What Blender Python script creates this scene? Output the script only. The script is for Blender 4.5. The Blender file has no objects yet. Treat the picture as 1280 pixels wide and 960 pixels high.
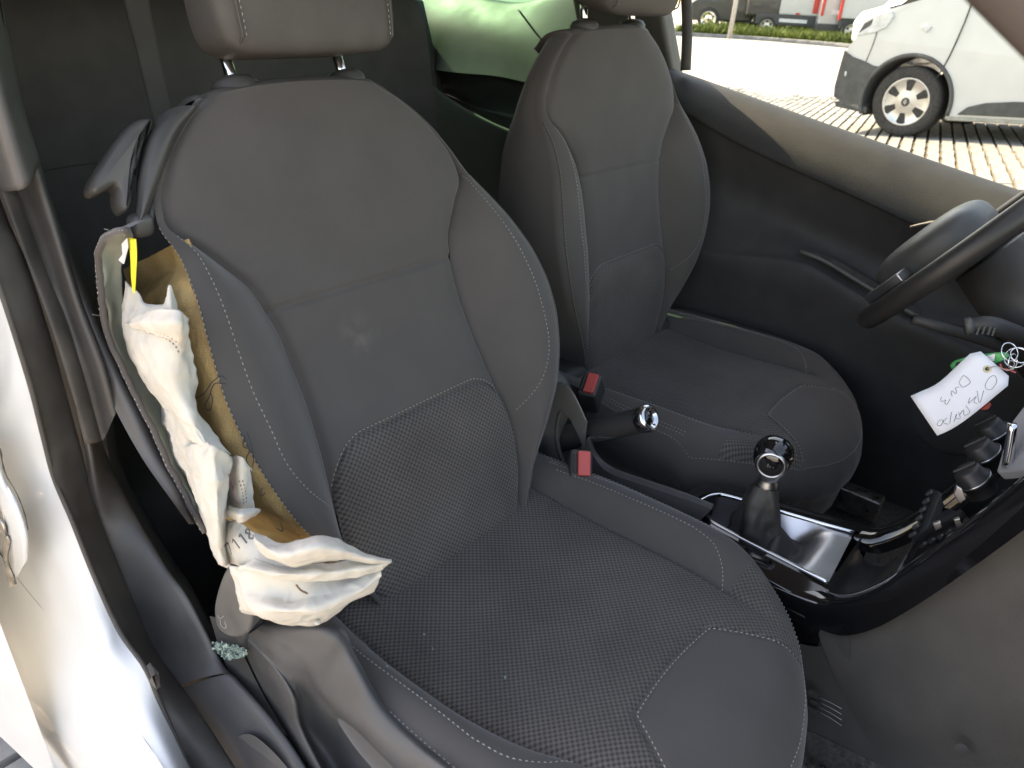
import bpy, bmesh, math, random
import numpy as np
from mathutils import Vector, Matrix, noise as mnoise
random.seed(7); rng = np.random.default_rng(7)
R = math.radians
S = bpy.context.scene
COL = S.collection

# ------------------------------------------------------------------ camera
CAM = np.array([-.58825, -.15920, .62423]); FPX = 954.5
RX = np.array([.63963, -.76697, .05133]); DN = np.array([-.32457, -.33001, -.88642]); FW = np.array([.69680, .55032, -.46002])
cd = bpy.data.cameras.new('camera'); cam = bpy.data.objects.new('camera', cd); COL.objects.link(cam)
m = Matrix.Identity(4)
for i in range(3):
    m[i][0] = RX[i]; m[i][1] = -DN[i]; m[i][2] = -FW[i]; m[i][3] = CAM[i]
cam.matrix_world = m
cd.sensor_width = 36; cd.lens = FPX / 1280 * 36; cd.clip_start = .02; cd.clip_end = 500
cd.dof.use_dof = True; cd.dof.focus_distance = 1.0; cd.dof.aperture_fstop = 11
S.camera = cam
# ------------------------------------------------------------------ light
SUN = np.array([.20, .98, 0.]); SUN /= np.linalg.norm(SUN); EL = R(45)
sunv = Vector((SUN[0]*math.cos(EL), SUN[1]*math.cos(EL), math.sin(EL)))
w = bpy.data.worlds.new('World'); S.world = w; w.use_nodes = True
nt = w.node_tree; bg = nt.nodes['Background']; sky = nt.nodes.new('ShaderNodeTexSky')
sky.sky_type = 'NISHITA'; sky.sun_disc = False; sky.sun_elevation = EL
sky.sun_rotation = math.atan2(sunv.x, sunv.y)
sky.dust_density = 1.5
nt.links.new(sky.outputs[0], bg.inputs[0]); bg.inputs[1].default_value = .15
sl = bpy.data.lights.new('sun', 'SUN'); sun = bpy.data.objects.new('sun', sl); COL.objects.link(sun)
sl.energy = 3.2; sl.angle = R(.53); sl.color = (1, .95, .87)
sun.rotation_euler = sunv.to_track_quat('Z', 'Y').to_euler()
vs = S.view_settings; vs.view_transform = 'Standard'; vs.look = 'None'; vs.gamma = 1; vs.use_curve_mapping = False
vs.exposure = 2.6
vs.use_white_balance = True; vs.white_balance_temperature = 9500; vs.white_balance_tint = 20
S.cycles.use_denoising = True; S.cycles.max_bounces = 10; S.cycles.diffuse_bounces = 6
S.cycles.transparent_max_bounces = 12; S.cycles.caustics_reflective = False; S.cycles.caustics_refractive = False
S.cycles.sample_clamp_indirect = 6

# ------------------------------------------------------------------ helpers
def P(u, v, **k):
    """real point seen at a pixel of the photograph, on a plane x=, y= or z="""
    d = FW + RX*((u-640)/FPX) + DN*((v-480)/FPX)
    (a, val), = k.items(); i = 'xyz'.index(a)
    return CAM + d*((val-CAM[i])/d[i])
def PL(pts, **k): return [P(*q, **k) for q in pts]
WL = {}
def reg(o, parent, loc):
    COL.objects.link(o)
    if parent is not None:
        o.parent = parent; o.location = Vector(loc) - Vector(WL[parent.name])
    else: o.location = loc
    WL[o.name] = Vector(loc)
def tag(o, label=None, cat=None, group=None, kind=None):
    if label: o['label'] = label
    if cat: o['category'] = cat
    if group: o['group'] = group
    if kind: o['kind'] = kind
    return o
def thing(name, label, cat, loc, group=None):
    o = bpy.data.objects.new(name, None); o.empty_display_size = .05; reg(o, None, loc); return tag(o, label, cat, group)
def mk(name, V, F, mat, parent=None, smooth=True, uv=None, solid=0, bevel=0, sub=0, fixn=False, off=0, bseg=2):
    V = np.asarray(V, float)
    if parent is not None: loc = np.array(WL[parent.name])
    else: loc = np.array([(V[:,0].min()+V[:,0].max())/2, (V[:,1].min()+V[:,1].max())/2, V[:,2].min()])
    me = bpy.data.meshes.new(name); me.from_pydata([tuple(q) for q in V-loc], [], F)
    if uv is not None:
        l = me.uv_layers.new(name='uv'); idx = np.empty(len(me.loops), int); me.loops.foreach_get('vertex_index', idx)
        l.data.foreach_set('uv', np.asarray(uv, float)[idx].ravel())
    if fixn:
        b = bmesh.new(); b.from_mesh(me); bmesh.ops.remove_doubles(b, verts=b.verts, dist=1e-6); bmesh.ops.recalc_face_normals(b, faces=b.faces); b.to_mesh(me); b.free()
    me.polygons.foreach_set('use_smooth', [smooth]*len(me.polygons))
    me.materials.append(mat); o = bpy.data.objects.new(name, me); reg(o, parent, loc)
    if solid:
        md = o.modifiers.new('solid', 'SOLIDIFY'); md.thickness = solid; md.offset = off
    if bevel:
        md = o.modifiers.new('bevel', 'BEVEL'); md.width = bevel; md.segments = bseg; md.limit_method = 'ANGLE'; md.angle_limit = R(35)
        me.polygons.foreach_set('use_smooth', [True]*len(me.polygons))
        wn = o.modifiers.new('wn', 'WEIGHTED_NORMAL'); wn.keep_sharp = True
    if sub:
        md = o.modifiers.new('sub', 'SUBSURF'); md.levels = sub; md.render_levels = sub
    return o
def gridF(nr, nc, wrap=False):
    F = []
    for i in range(nr-1):
        for j in range(nc if wrap else nc-1):
            j2 = (j+1) % nc
            F.append((i*nc+j, i*nc+j2, (i+1)*nc+j2, (i+1)*nc+j))
    return F
def cat(pts, n):
    """Catmull-Rom through points, n samples by arc length"""
    p = np.asarray(pts, float)
    if len(p) == 2: return p[0]+(p[1]-p[0])*np.linspace(0, 1, n)[:,None]
    q = np.vstack([2*p[0]-p[1], p, 2*p[-1]-p[-2]]); out = []
    for i in range(len(p)-1):
        t = np.linspace(0, 1, 14, endpoint=(i == len(p)-2))[:,None]; a, b, c_, d = q[i], q[i+1], q[i+2], q[i+3]
        out.append(.5*((2*b)+(c_-a)*t+(2*a-5*b+4*c_-d)*t**2+(3*b-a-3*c_+d)*t**3))
    o = np.vstack(out); s = np.r_[0, np.cumsum(np.linalg.norm(np.diff(o, axis=0), axis=1))]
    return np.stack([np.interp(np.linspace(0, s[-1], n), s, o[:,k]) for k in range(o.shape[1])], 1)
def catu(p, n):
    """Catmull-Rom, uniform in control index (for grids)"""
    p = np.asarray(p, float); q = np.concatenate([2*p[:1]-p[1:2], p, 2*p[-1:]-p[-2:-1]]) if len(p) > 1 else p
    T = np.linspace(0, len(p)-1, n); out = []
    for t in T:
        i = min(int(t), len(p)-2); f = t-i; a, b, c_, d = q[i], q[i+1], q[i+2], q[i+3]
        out.append(.5*((2*b)+(c_-a)*f+(2*a-5*b+4*c_-d)*f**2+(3*b-a-3*c_+d)*f**3))
    return np.array(out)
def loft(name, lines, mat, parent=None, n=40, m=5, **k):
    L = np.array([cat(l, n) for l in lines])           # lines x n x 3
    G = catu(L, (len(lines)-1)*m+1) if len(lines) > 2 else np.array([L[0]+(L[1]-L[0])*t for t in np.linspace(0, 1, m+1)])
    f = k.pop('fn', None)
    if f: G = f(G)
    nr, nc = G.shape[:2]
    uv = np.stack(np.meshgrid(np.linspace(0, 1, nc), np.linspace(0, 1, nr)), -1).reshape(-1, 2)
    return mk(name, G.reshape(-1, 3), gridF(nr, nc), mat, parent, uv=uv, **k)
def frames(path):
    p = np.asarray(path, float); t = np.gradient(p, axis=0); t /= np.linalg.norm(t, axis=1)[:,None]+1e-12
    ref = np.array([0, 0, 1.]) if abs(t[0][2]) < .9 else np.array([1., 0, 0]); N = []
    nrm = np.cross(t[0], ref); nrm /= np.linalg.norm(nrm)
    for i in range(len(p)):
        nrm = nrm-t[i]*(nrm@t[i]); nrm /= np.linalg.norm(nrm); N.append(nrm)
    N = np.array(N); return p, t, N, np.cross(t, N)
def tubeVF(path, r, n=8, cap=True, closed=False):
    p, t, N, B = frames(path); r = np.broadcast_to(np.asarray(r, float), (len(p),)); V = []
    for i in range(len(p)):
        for j in range(n):
            a = 2*math.pi*j/n; V.append(p[i]+r[i]*(N[i]*math.cos(a)+B[i]*math.sin(a)))
    F = gridF(len(p), n, True)
    if closed:
        k = (len(p)-1)*n
        F += [(k+j, k+(j+1) % n, (j+1) % n, j) for j in range(n)]
    elif cap: F += [tuple(range(n))[::-1], tuple((len(p)-1)*n+j for j in range(n))]
    return np.array(V), F
def tube(name, path, r, mat, parent=None, n=8, closed=False, **k):
    V, F = tubeVF(path, r, n, closed=closed); return mk(name, V, F, mat, parent, fixn=True, **k)
def merge(parts):
    V, F, o = [], [], 0
    for v, f in parts:
        V.append(np.asarray(v, float)); F += [tuple(i+o for i in q) for q in f]; o += len(v)
    return np.vstack(V), F
def axes_from(z, ref=(0, 0, 1)):
    z = np.asarray(z, float); z /= np.linalg.norm(z); x = np.cross(ref, z)
    if np.linalg.norm(x) < 1e-6: x = np.cross((1, 0, 0), z)
    x /= np.linalg.norm(x); return x, np.cross(z, x), z
def latheVF(prof, org, axis, n=32, ref=(0, 0, 1)):
    x, y, z = axes_from(axis, ref); V = []
    for r, h in prof:
        for j in range(n):
            a = 2*math.pi*j/n; V.append(np.asarray(org)+z*h+(x*math.cos(a)+y*math.sin(a))*max(r, 1e-5))
    return np.array(V), gridF(len(prof), n, True)
def lathe(name, prof, org, axis, mat, parent=None, n=32, **k):
    V, F = latheVF(prof, org, axis, n); return mk(name, V, F, mat, parent, fixn=True, **k)
def prismVF(loop, vec):
    a = np.asarray(loop, float); n = len(a); V = np.vstack([a, a+np.asarray(vec)])
    return V, [tuple(range(n))[::-1], tuple(range(n, 2*n))]+[(i, (i+1) % n, n+(i+1) % n, n+i) for i in range(n)]
def prism(name, loop, vec, mat, parent=None, bevel=0, **k):
    V, F = prismVF(loop, vec); return mk(name, V, F, mat, parent, smooth=bool(bevel), bevel=bevel, fixn=True, **k)
def boxVF(c_, d, ax=None):
    ax = np.eye(3) if ax is None else np.asarray(ax, float); c_ = np.asarray(c_, float); V = []
    for sx in (-1, 1):
        for sy in (-1, 1):
            for sz in (-1, 1): V.append(c_+ax[0]*sx*d[0]/2+ax[1]*sy*d[1]/2+ax[2]*sz*d[2]/2)
    return np.array(V), [(0,1,3,2),(4,6,7,5),(0,4,5,1),(2,3,7,6),(0,2,6,4),(1,5,7,3)]
def box(name, c_, d, mat, parent=None, ax=None, bevel=0, **k):
    V, F = boxVF(c_, d, ax); return mk(name, V, F, mat, parent, smooth=bool(bevel), bevel=bevel, fixn=True, **k)
def superVF(c_, rad, e=.5, ax=None, nu=40, nv=24, fn=None):
    """rounded box / superellipsoid"""
    ax = np.eye(3) if ax is None else np.asarray(ax, float); V = []
    pw = lambda t: math.copysign(abs(t)**e, t)
    for i in range(nv+1):
        a = -math.pi/2+math.pi*i/nv
        for j in range(nu):
            b = 2*math.pi*j/nu
            l = np.array([rad[0]*pw(math.cos(a))*pw(math.cos(b)), rad[1]*pw(math.cos(a))*pw(math.sin(b)), rad[2]*pw(math.sin(a))])
            if fn: l = fn(l)
            V.append(np.asarray(c_)+ax[0]*l[0]+ax[1]*l[1]+ax[2]*l[2])
    return np.array(V), gridF(nv+1, nu, True)
def nz(p, s, o=0): return mnoise.noise(Vector((p[0]*s+o, p[1]*s+o*.7, p[2]*s-o)))
def curve1(xs, ys, sm=.012):
    X = np.linspace(xs[0]-.1, xs[-1]+.1, 1400); Y = np.interp(X, xs, ys); d = X[1]-X[0]; k = max(1, int(sm/d)); ker = np.exp(-.5*(np.arange(-3*k, 3*k+1)/k)**2); ker /= ker.sum()
    Y2 = np.convolve(np.pad(Y, 3*k, mode='edge'), ker, 'valid')
    return lambda v: np.interp(v, X, Y2)
def dashesVF(path, nrm, L=.0040, gap=.0022, wd=.00062, lift=.0007):
    """a row of thread stitches along a 3-D path"""
    p = np.asarray(path, float); s = np.r_[0, np.cumsum(np.linalg.norm(np.diff(p, axis=0), axis=1))]; parts = []
    nrm = np.asarray(nrm, float)
    if nrm.ndim == 1: nrm = np.broadcast_to(nrm, p.shape)
    at = lambda q: np.array([np.interp(q, s, p[:,k]) for k in range(3)]); atn = lambda q: np.array([np.interp(q, s, nrm[:,k]) for k in range(3)])
    q = 0
    while q+L < s[-1]:
        a, b = at(q), at(q+L); n = atn(q+L/2); n /= np.linalg.norm(n); t = b-a; t /= np.linalg.norm(t)+1e-9; sd = np.cross(t, n); mid = (a+b)/2
        V = [a-n*.0006, mid+n*lift+sd*wd*.5, mid+n*lift-sd*wd*.5, b-n*.0006, mid+sd*wd, mid-sd*wd]
        parts.append((V, [(0,1,2),(3,2,1),(0,4,1),(4,3,1),(0,2,5),(5,2,3)])); q += L+gap
    return merge(parts)

# ------------------------------------------------------------------ materials
def newmat(name):
    m_ = bpy.data.materials.new(name); m_.use_nodes = True; t = m_.node_tree; return m_, t, t.nodes['Principled BSDF']
def N(t, kind, **k):
    n = t.nodes.new(kind)
    for a, b in k.items(): setattr(n, a, b)
    return n
def mat(name, col, rough=.5, metal=0, var=.15, vs_=20, bump=0, bs=600, coat=0, sheen=0, spec=.5, col2=None, trans=0, rvar=0, bdist=.0006):
    m_, t, b = newmat(name); b.inputs['Roughness'].default_value = rough; b.inputs['Metallic'].default_value = metal
    b.inputs['Coat Weight'].default_value = coat; b.inputs['Coat Roughness'].default_value = .05
    b.inputs['Sheen Weight'].default_value = sheen; b.inputs['Sheen Roughness'].default_value = .4; b.inputs['Specular IOR Level'].default_value = spec
    b.inputs['Transmission Weight'].default_value = trans
    tc = N(t, 'ShaderNodeTexCoord'); n1 = N(t, 'ShaderNodeTexNoise'); n1.inputs['Scale'].default_value = vs_; n1.inputs['Detail'].default_value = 5
    t.links.new(tc.outputs['Object'], n1.inputs['Vector'])
    mx = N(t, 'ShaderNodeMix', data_type='RGBA'); c2 = col2 or tuple(min(1, c_*(1+var*2)) for c_ in col)
    mx.inputs['A'].default_value = (*[c_*(1-var) for c_ in col], 1); mx.inputs['B'].default_value = (*c2, 1)
    mr = N(t, 'ShaderNodeMapRange'); mr.inputs['From Min'].default_value = .3; mr.inputs['From Max'].default_value = .7
    t.links.new(n1.outputs['Fac'], mr.inputs['Value']); t.links.new(mr.outputs['Result'], mx.inputs['Factor']); t.links.new(mx.outputs['Result'], b.inputs['Base Color'])
    if rvar:
        m2 = N(t, 'ShaderNodeMapRange'); m2.inputs['To Min'].default_value = max(0, rough-rvar); m2.inputs['To Max'].default_value = rough+rvar
        m2.inputs['From Min'].default_value = .3; m2.inputs['From Max'].default_value = .7
        t.links.new(n1.outputs['Fac'], m2.inputs['Value']); t.links.new(m2.outputs['Result'], b.inputs['Roughness'])
    if bump:
        n2 = N(t, 'ShaderNodeTexNoise'); n2.inputs['Scale'].default_value = bs; n2.inputs['Detail'].default_value = 3
        t.links.new(tc.outputs['Object'], n2.inputs['Vector'])
        bp = N(t, 'ShaderNodeBump'); bp.inputs['Strength'].default_value = bump; bp.inputs['Distance'].default_value = bdist
        t.links.new(n2.outputs['Fac'], bp.inputs['Height']); t.links.new(bp.outputs['Normal'], b.inputs['Normal'])
    return m_
def weave_mat(name, col, hi, p, q, dist, col_lo):
    """staggered woven pattern in a UV map that is in metres"""
    m_, t, b = newmat(name); uv = N(t, 'ShaderNodeUVMap'); sx = N(t, 'ShaderNodeSeparateXYZ'); t.links.new(uv.outputs[0], sx.inputs[0])
    def M(op, a, bb=None):
        n = N(t, 'ShaderNodeMath', operation=op)
        for i, v in enumerate((a, bb)):
            if v is None: continue
            if isinstance(v, (int, float)): n.inputs[i].default_value = v
            else: t.links.new(v, n.inputs[i])
        return n.outputs[0]
    h = M('MULTIPLY', M('COSINE', M('MULTIPLY', sx.outputs[0], 2*math.pi/p)), M('COSINE', M('MULTIPLY', sx.outputs[1], 2*math.pi/q)))
    tc = N(t, 'ShaderNodeTexCoord'); nn = N(t, 'ShaderNodeTexNoise'); nn.inputs['Scale'].default_value = 900; t.links.new(tc.outputs['Object'], nn.inputs['Vector'])
    nb = N(t, 'ShaderNodeTexNoise'); nb.inputs['Scale'].default_value = 9; nb.inputs['Detail'].default_value = 6; t.links.new(tc.outputs['Object'], nb.inputs['Vector'])
    hh = M('ADD', h, M('MULTIPLY', nn.outputs['Fac'], .9))
    mr = N(t, 'ShaderNodeMapRange', interpolation_type='SMOOTHSTEP'); mr.inputs['From Min'].default_value = -.7; mr.inputs['From Max'].default_value = 1.3; t.links.new(hh, mr.inputs['Value'])
    mx = N(t, 'ShaderNodeMix', data_type='RGBA'); mx.inputs['A'].default_value = (*col_lo, 1); mx.inputs['B'].default_value = (*hi, 1); t.links.new(mr.outputs['Result'], mx.inputs['Factor'])
    m2 = N(t, 'ShaderNodeMix', data_type='RGBA', blend_type='MULTIPLY'); m2.inputs['Factor'].default_value = 1; t.links.new(mx.outputs['Result'], m2.inputs['A'])
    m3 = N(t, 'ShaderNodeMapRange'); m3.inputs['From Min'].default_value = .3; m3.inputs['From Max'].default_value = .7; m3.inputs['To Min'].default_value = .8; m3.inputs['To Max'].default_value = 1.2; t.links.new(nb.outputs['Fac'], m3.inputs['Value'])
    t.links.new(m3.outputs['Result'], m2.inputs['B']); t.links.new(m2.outputs['Result'], b.inputs['Base Color'])
    bp = N(t, 'ShaderNodeBump'); bp.inputs['Distance'].default_value = dist; bp.inputs['Strength'].default_value = .8; t.links.new(mr.outputs['Result'], bp.inputs['Height']); t.links.new(bp.outputs['Normal'], b.inputs['Normal'])
    b.inputs['Roughness'].default_value = .85; b.inputs['Sheen Weight'].default_value = .15; b.inputs['Specular IOR Level'].default_value = .25
    return m_
FAB = mat('seat_fabric', (.080, .0735, .069), .9, var=.04, vs_=14, bump=.5, bs=1100, sheen=.25, spec=.2)
MESHF = weave_mat('seat_mesh_fabric', (.03,.03,.03), (.110,.099,.090), .0074, .0070, .0010, (.035,.031,.028))
PLAS = mat('dark_plastic', (.045, .044, .043), .5, var=.12, bump=.35, bs=1500, spec=.45, rvar=.06)
PLAS2 = mat('grey_plastic', (.10, .098, .092), .48, var=.1, bump=.3, bs=1500, spec=.5, rvar=.06)
PLASM = mat('mid_plastic', (.06, .059, .058), .46, var=.12, bump=.3, bs=1500, spec=.5, rvar=.08)
DOORP = mat('door_plastic', (.027, .029, .028), .6, var=.1, bump=.8, bs=420, spec=.25)
LEATH = mat('leatherette', (.068, .063, .059), .6, var=.1, bump=.35, bs=700, spec=.35)
WHEELL = mat('wheel_leather', (.024, .023, .023), .42, var=.1, bump=.3, bs=700, spec=.45)
BOOT = mat('boot_leather', (.034, .033, .032), .55, var=.1, bump=.5, bs=500, spec=.5)
GLOSS = mat('gloss_black', (.006, .006, .007), .07, var=.05, coat=.6, spec=.6)
CHROME = mat('chrome', (.75, .76, .78), .1, 1, var=.03)
SATIN = mat('satin_silver', (.5, .5, .51), .32, 1, var=.06, rvar=.05)
STEEL = mat('bare_steel', (.32, .31, .3), .35, 1, var=.3, vs_=60, rvar=.15)
THREAD = mat('thread', (.34, .325, .3), .8, var=.1)
THREADB = mat('brown_thread', (.2, .11, .05), .8, var=.1)
DTHREAD = mat('dark_thread', (.02, .022, .03), .8, var=.1)
FOAM = mat('seat_foam', (.38, .245, .105), .95, var=.2, vs_=30, bump=.9, bs=420, spec=.1, col2=(.47, .32, .15), bdist=.0015)
BAG = mat('airbag_cloth', (.50, .48, .42), .8, var=.05, vs_=24, bump=.5, bs=1400, spec=.2, sheen=.1, col2=(.56, .54, .48))
FELT = mat('pale_felt', (.21, .225, .19), .9, var=.15, bump=.5, bs=800, spec=.2)
YEL = mat('yellow_ribbon', (.75, .68, .05), .4, var=.1)
PAINT = mat('white_paint', (.52, .535, .535), .28, var=.03, vs_=5, coat=.6, spec=.5)
CPAINT = mat('car_paint', (.50, .53, .54), .42, var=.05, vs_=6, coat=.15, spec=.5, rvar=.05)
KNOB = mat('knob_black', (.022, .022, .023), .42, spec=.45)
RUB = mat('rubber_seal', (.05, .047, .043), .6, var=.2, vs_=30, bump=.3, bs=900, spec=.35, rvar=.1)
RED = mat('red_plastic', (.55, .085, .075), .4, var=.05)
CARPET = mat('carpet', (.085, .08, .074), .95, var=.25, vs_=150, bump=.8, bs=700, spec=.1, bdist=.002)
CPANEL = mat('console_side', (.060, .056, .051), .55, var=.07, bump=.4, bs=900, spec=.4)
PAPER = mat('paper_tag', (.78, .79, .83), .8, var=.03)
PEN = mat('pencil', (.2, .2, .22), .7)
INK = mat('print_ink', (.14, .135, .12), .8)
GREENP = mat('green_plastic', (.03, .36, .12), .3)
GLASSC = mat('broken_glass', (.34, .47, .4), .12, var=.15, trans=.35)
WHITEP = mat('white_print', (.7, .7, .7), .5)
HEADL = mat('headliner', (.22, .21, .2), .95, var=.05, bump=.3, bs=800)
TYRE = mat('tyre', (.035, .033, .031), .85, var=.3, vs_=40, bump=.4, bs=120)
BUMP = mat('bumper_plastic', (.06, .062, .062), .65, var=.2, vs_=12, bump=.3, bs=200)
LIGHTG = mat('lamp_glass', (.5, .53, .55), .1, coat=.8)
REDL = mat('red_lamp', (.6, .03, .025), .2)
ASPH = mat('asphalt', (.3, .29, .27), .9, var=.2, vs_=3, bump=.5, bs=60)
CONC = mat('concrete_paver', (.18, .182, .18), .9, var=.2, vs_=6, bump=.5, bs=80)
SOIL = mat('soil', (.1, .085, .06), .95, var=.35, vs_=10)
GRASS = mat('grass', (.07, .13, .02), .8, var=.4, vs_=2, col2=(.16, .2, .03))
DCAR = mat('dark_car_paint', (.02, .022, .025), .3, coat=.5)
DGLASS = mat('dark_glass', (.015, .018, .02), .06, spec=.7)
GREYM = mat('galvanised', (.4, .4, .4), .5, .6)
def tint_glass(name, tint):
    m_, t, b = newmat(name); out = t.nodes['Material Output']; t.nodes.remove(b)
    tr = N(t, 'ShaderNodeBsdfTransparent'); tr.inputs[0].default_value = tint
    gl = N(t, 'ShaderNodeBsdfGlossy'); gl.inputs['Roughness'].default_value = .02; fr = N(t, 'ShaderNodeFresnel'); fr.inputs[0].default_value = 1.3
    ms = N(t, 'ShaderNodeMixShader'); t.links.new(fr.outputs[0], ms.inputs[0]); t.links.new(tr.outputs[0], ms.inputs[1]); t.links.new(gl.outputs[0], ms.inputs[2]); t.links.new(ms.outputs[0], out.inputs[0])
    return m_
TGLASS = tint_glass('tinted_glass', (.15, .34, .24, 1)); WGLASS = tint_glass('clear_car_glass', (.70, .76, .72, 1))


def stain_mat():
    m_ = FAB.copy(); m_.name = 'stained_seat_fabric'; t = m_.node_tree; b = t.nodes['Principled BSDF']; src = b.inputs['Base Color'].links[0].from_socket
    uv = N(t, 'ShaderNodeUVMap'); mp = N(t, 'ShaderNodeMapping'); mp.inputs['Location'].default_value = (.048*28, -.262*28, 0); mp.inputs['Scale'].default_value = (28, 28, 1); t.links.new(uv.outputs[0], mp.inputs[0])
    ns = N(t, 'ShaderNodeTexNoise'); ns.inputs['Scale'].default_value = 1.6; ns.inputs['Detail'].default_value = 6; t.links.new(mp.outputs[0], ns.inputs[0])
    ln = N(t, 'ShaderNodeVectorMath', operation='LENGTH'); t.links.new(mp.outputs[0], ln.inputs[0])
    r_ = N(t, 'ShaderNodeMapRange', interpolation_type='SMOOTHSTEP'); r_.inputs['From Min'].default_value = 1.1; r_.inputs['From Max'].default_value = 0; t.links.new(ln.outputs['Value'], r_.inputs['Value'])
    mu = N(t, 'ShaderNodeMath', operation='MULTIPLY'); t.links.new(r_.outputs[0], mu.inputs[0]); r2 = N(t, 'ShaderNodeMapRange'); r2.inputs['From Min'].default_value = .42; r2.inputs['From Max'].default_value = .75; t.links.new(ns.outputs['Fac'], r2.inputs['Value']); t.links.new(r2.outputs[0], mu.inputs[1])
    mx = N(t, 'ShaderNodeMix', data_type='RGBA'); t.links.new(mu.outputs[0], mx.inputs['Factor']); t.links.new(src, mx.inputs['A']); mx.inputs['B'].default_value = (.13, .12, .11, 1); t.links.new(mx.outputs['Result'], b.inputs['Base Color'])
    return m_
FABS = stain_mat()

def crumple(m_, sc, dist, st):
    t = m_.node_tree; b = t.nodes['Principled BSDF']; tc = N(t, 'ShaderNodeTexCoord'); old = b.inputs['Normal'].links[0].from_socket
    n0 = N(t, 'ShaderNodeTexNoise'); n0.inputs['Scale'].default_value = sc*.5; t.links.new(tc.outputs['Object'], n0.inputs['Vector'])
    mp = N(t, 'ShaderNodeMix', data_type='RGBA'); mp.inputs['Factor'].default_value = .06; t.links.new(tc.outputs['Object'], mp.inputs['A']); t.links.new(n0.outputs['Color'], mp.inputs['B'])
    vo = N(t, 'ShaderNodeTexVoronoi', feature='F1'); vo.inputs['Scale'].default_value = sc; t.links.new(mp.outputs['Result'], vo.inputs['Vector'])
    bp = N(t, 'ShaderNodeBump'); bp.inputs['Strength'].default_value = st; bp.inputs['Distance'].default_value = dist; t.links.new(vo.outputs['Distance'], bp.inputs['Height']); t.links.new(old, bp.inputs['Normal']); t.links.new(bp.outputs['Normal'], b.inputs['Normal'])
crumple(BAG, 38, .006, .55)

# ================================================================== ground, road, background
def sst(a, b, x): t = np.clip((x-a)/(b-a), 0, 1); return t*t*(3-2*t)
def gz(x, y): return -.5-.0875*(np.clip(y, -4, 5)-1.84)*sst(3.2, 6, x)*(1-sst(12, 19, x))
xs = np.concatenate([np.linspace(-60, -3, 12), np.linspace(-2.5, 22, 60), np.linspace(24, 160, 18)]); ys = np.concatenate([np.linspace(-80, -5, 10), np.linspace(-4.5, 8, 40), np.linspace(9, 140, 18)])
V = [(x, y, gz(x, y)-.03) for x in xs for y in ys]
tag(mk('ground', V, gridF(len(xs), len(ys)), ASPH, None), kind='structure')
road = mk('road', [(x, y, gz(x, y)-.026+(.02 if x > 12 else 0)) for x in np.linspace(9, 26, 30) for y in np.linspace(3, 30, 30)], gridF(30, 30), mat('pale_road', (.3, .29, .27), .9, var=.12, vs_=.8), None); tag(road, kind='structure')
# paving of long concrete setts around the van
E1 = np.array([.975, .22, 0]); E2 = np.array([-.22, .975, 0])
pav = mk('pavement', [(x, y, gz(x, y)-.016) for x in np.linspace(4, 13.5, 24) for y in np.linspace(-3.5, 6, 24)], gridF(24, 24), SOIL, None); tag(pav, kind='structure')
cand = []
for i in range(-30, 60):
    for j in range(-4, 26):
        c_ = np.array([5.0, -.6, 0])+E1*(j*.46+(.23 if i % 2 else 0))+E2*(i*.112)
        d = c_+np.array([0, 0, gz(c_[0], c_[1])])-CAM; zc = d@FW; u, v_ = 640+FPX*(d@RX)/zc, 480+FPX*(d@DN)/zc
        if 870 < u < 1320 and 80 < v_ < 270 and c_[0] < 13.2: cand.append((zc, c_))
cand.sort(key=lambda q: q[0])
V, F = boxVF((0, 0, -.02), (.44, .086, .05)); pme = bpy.data.meshes.new('paver'); pme.from_pydata([tuple(q) for q in V], [], F); pme.materials.append(CONC); rest = []
for k, (zc, c_) in enumerate(cand):
    g = gz(c_[0], c_[1])+rng.uniform(-.004, .004); sl_ = (gz(c_[0], c_[1]+.1)-gz(c_[0], c_[1]-.1))/.2; ang = math.atan2(E1[1], E1[0])+rng.uniform(-.012, .012)
    if k < 296:
        o = bpy.data.objects.new('paver', pme); COL.objects.link(o); o.parent = pav; o.location = Vector((c_[0], c_[1], g))-Vector(WL[pav.name]); o.rotation_euler = (math.atan(sl_), 0, ang)
    else:
        ca, sa = math.cos(ang), math.sin(ang); rest.append(boxVF((c_[0], c_[1], g-.02), (.44, .086, .05), [(ca, sa, sa*sl_), (-sa, ca, ca*sl_), (0, -sl_, 1)]))
if rest: V, F = merge(rest); tag(mk('far_paver', V, F, CONC, pav, smooth=False), kind='stuff')
# verge with kerb and grass
kn = [P(840, 44, z=-.5), P(960, 51, z=-.5), P(1090, 62, z=-.5), P(1160, 70, z=-.5)]
far = [q+np.array([9, 2.2, 0]) for q in kn]
vg = loft('verge', [[q+np.array([0, 0, .10]) for q in kn], [q+np.array([0, 0, .16]) for q in far]], SOIL, None, n=20, m=3); tag(vg, kind='structure')
kb = loft('kerb', [[q+np.array([-.15, -.05, -.06]) for q in kn], [q+np.array([-.15, -.05, .10]) for q in kn], [q+np.array([.02, 0, .11]) for q in kn]], CONC, None, n=20, m=1); tag(kb, kind='structure')
V, F = [], []
ka, fa = cat(kn, 200), cat(far, 200)
for i in range(14000):
    a = rng.integers(0, 200); t = rng.random()**1.5; b = ka[a]+(fa[a]-ka[a])*t+np.array([.1, 0, .1+.06*t]); h = rng.uniform(.08, .3); an = rng.uniform(0, 6.28); wd = .035
    lean = rng.normal(0, .09, 2); k = len(V)
    V += [b+np.array([math.cos(an)*wd, math.sin(an)*wd, 0]), b-np.array([math.cos(an)*wd, math.sin(an)*wd, 0]), b+np.array([lean[0], lean[1], h])]; F.append((k, k+1, k+2))
tag(mk('grass', V, F, GRASS, None, smooth=False), 'green and yellowing grass on the roadside verge', 'grass', kind='stuff')
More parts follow.
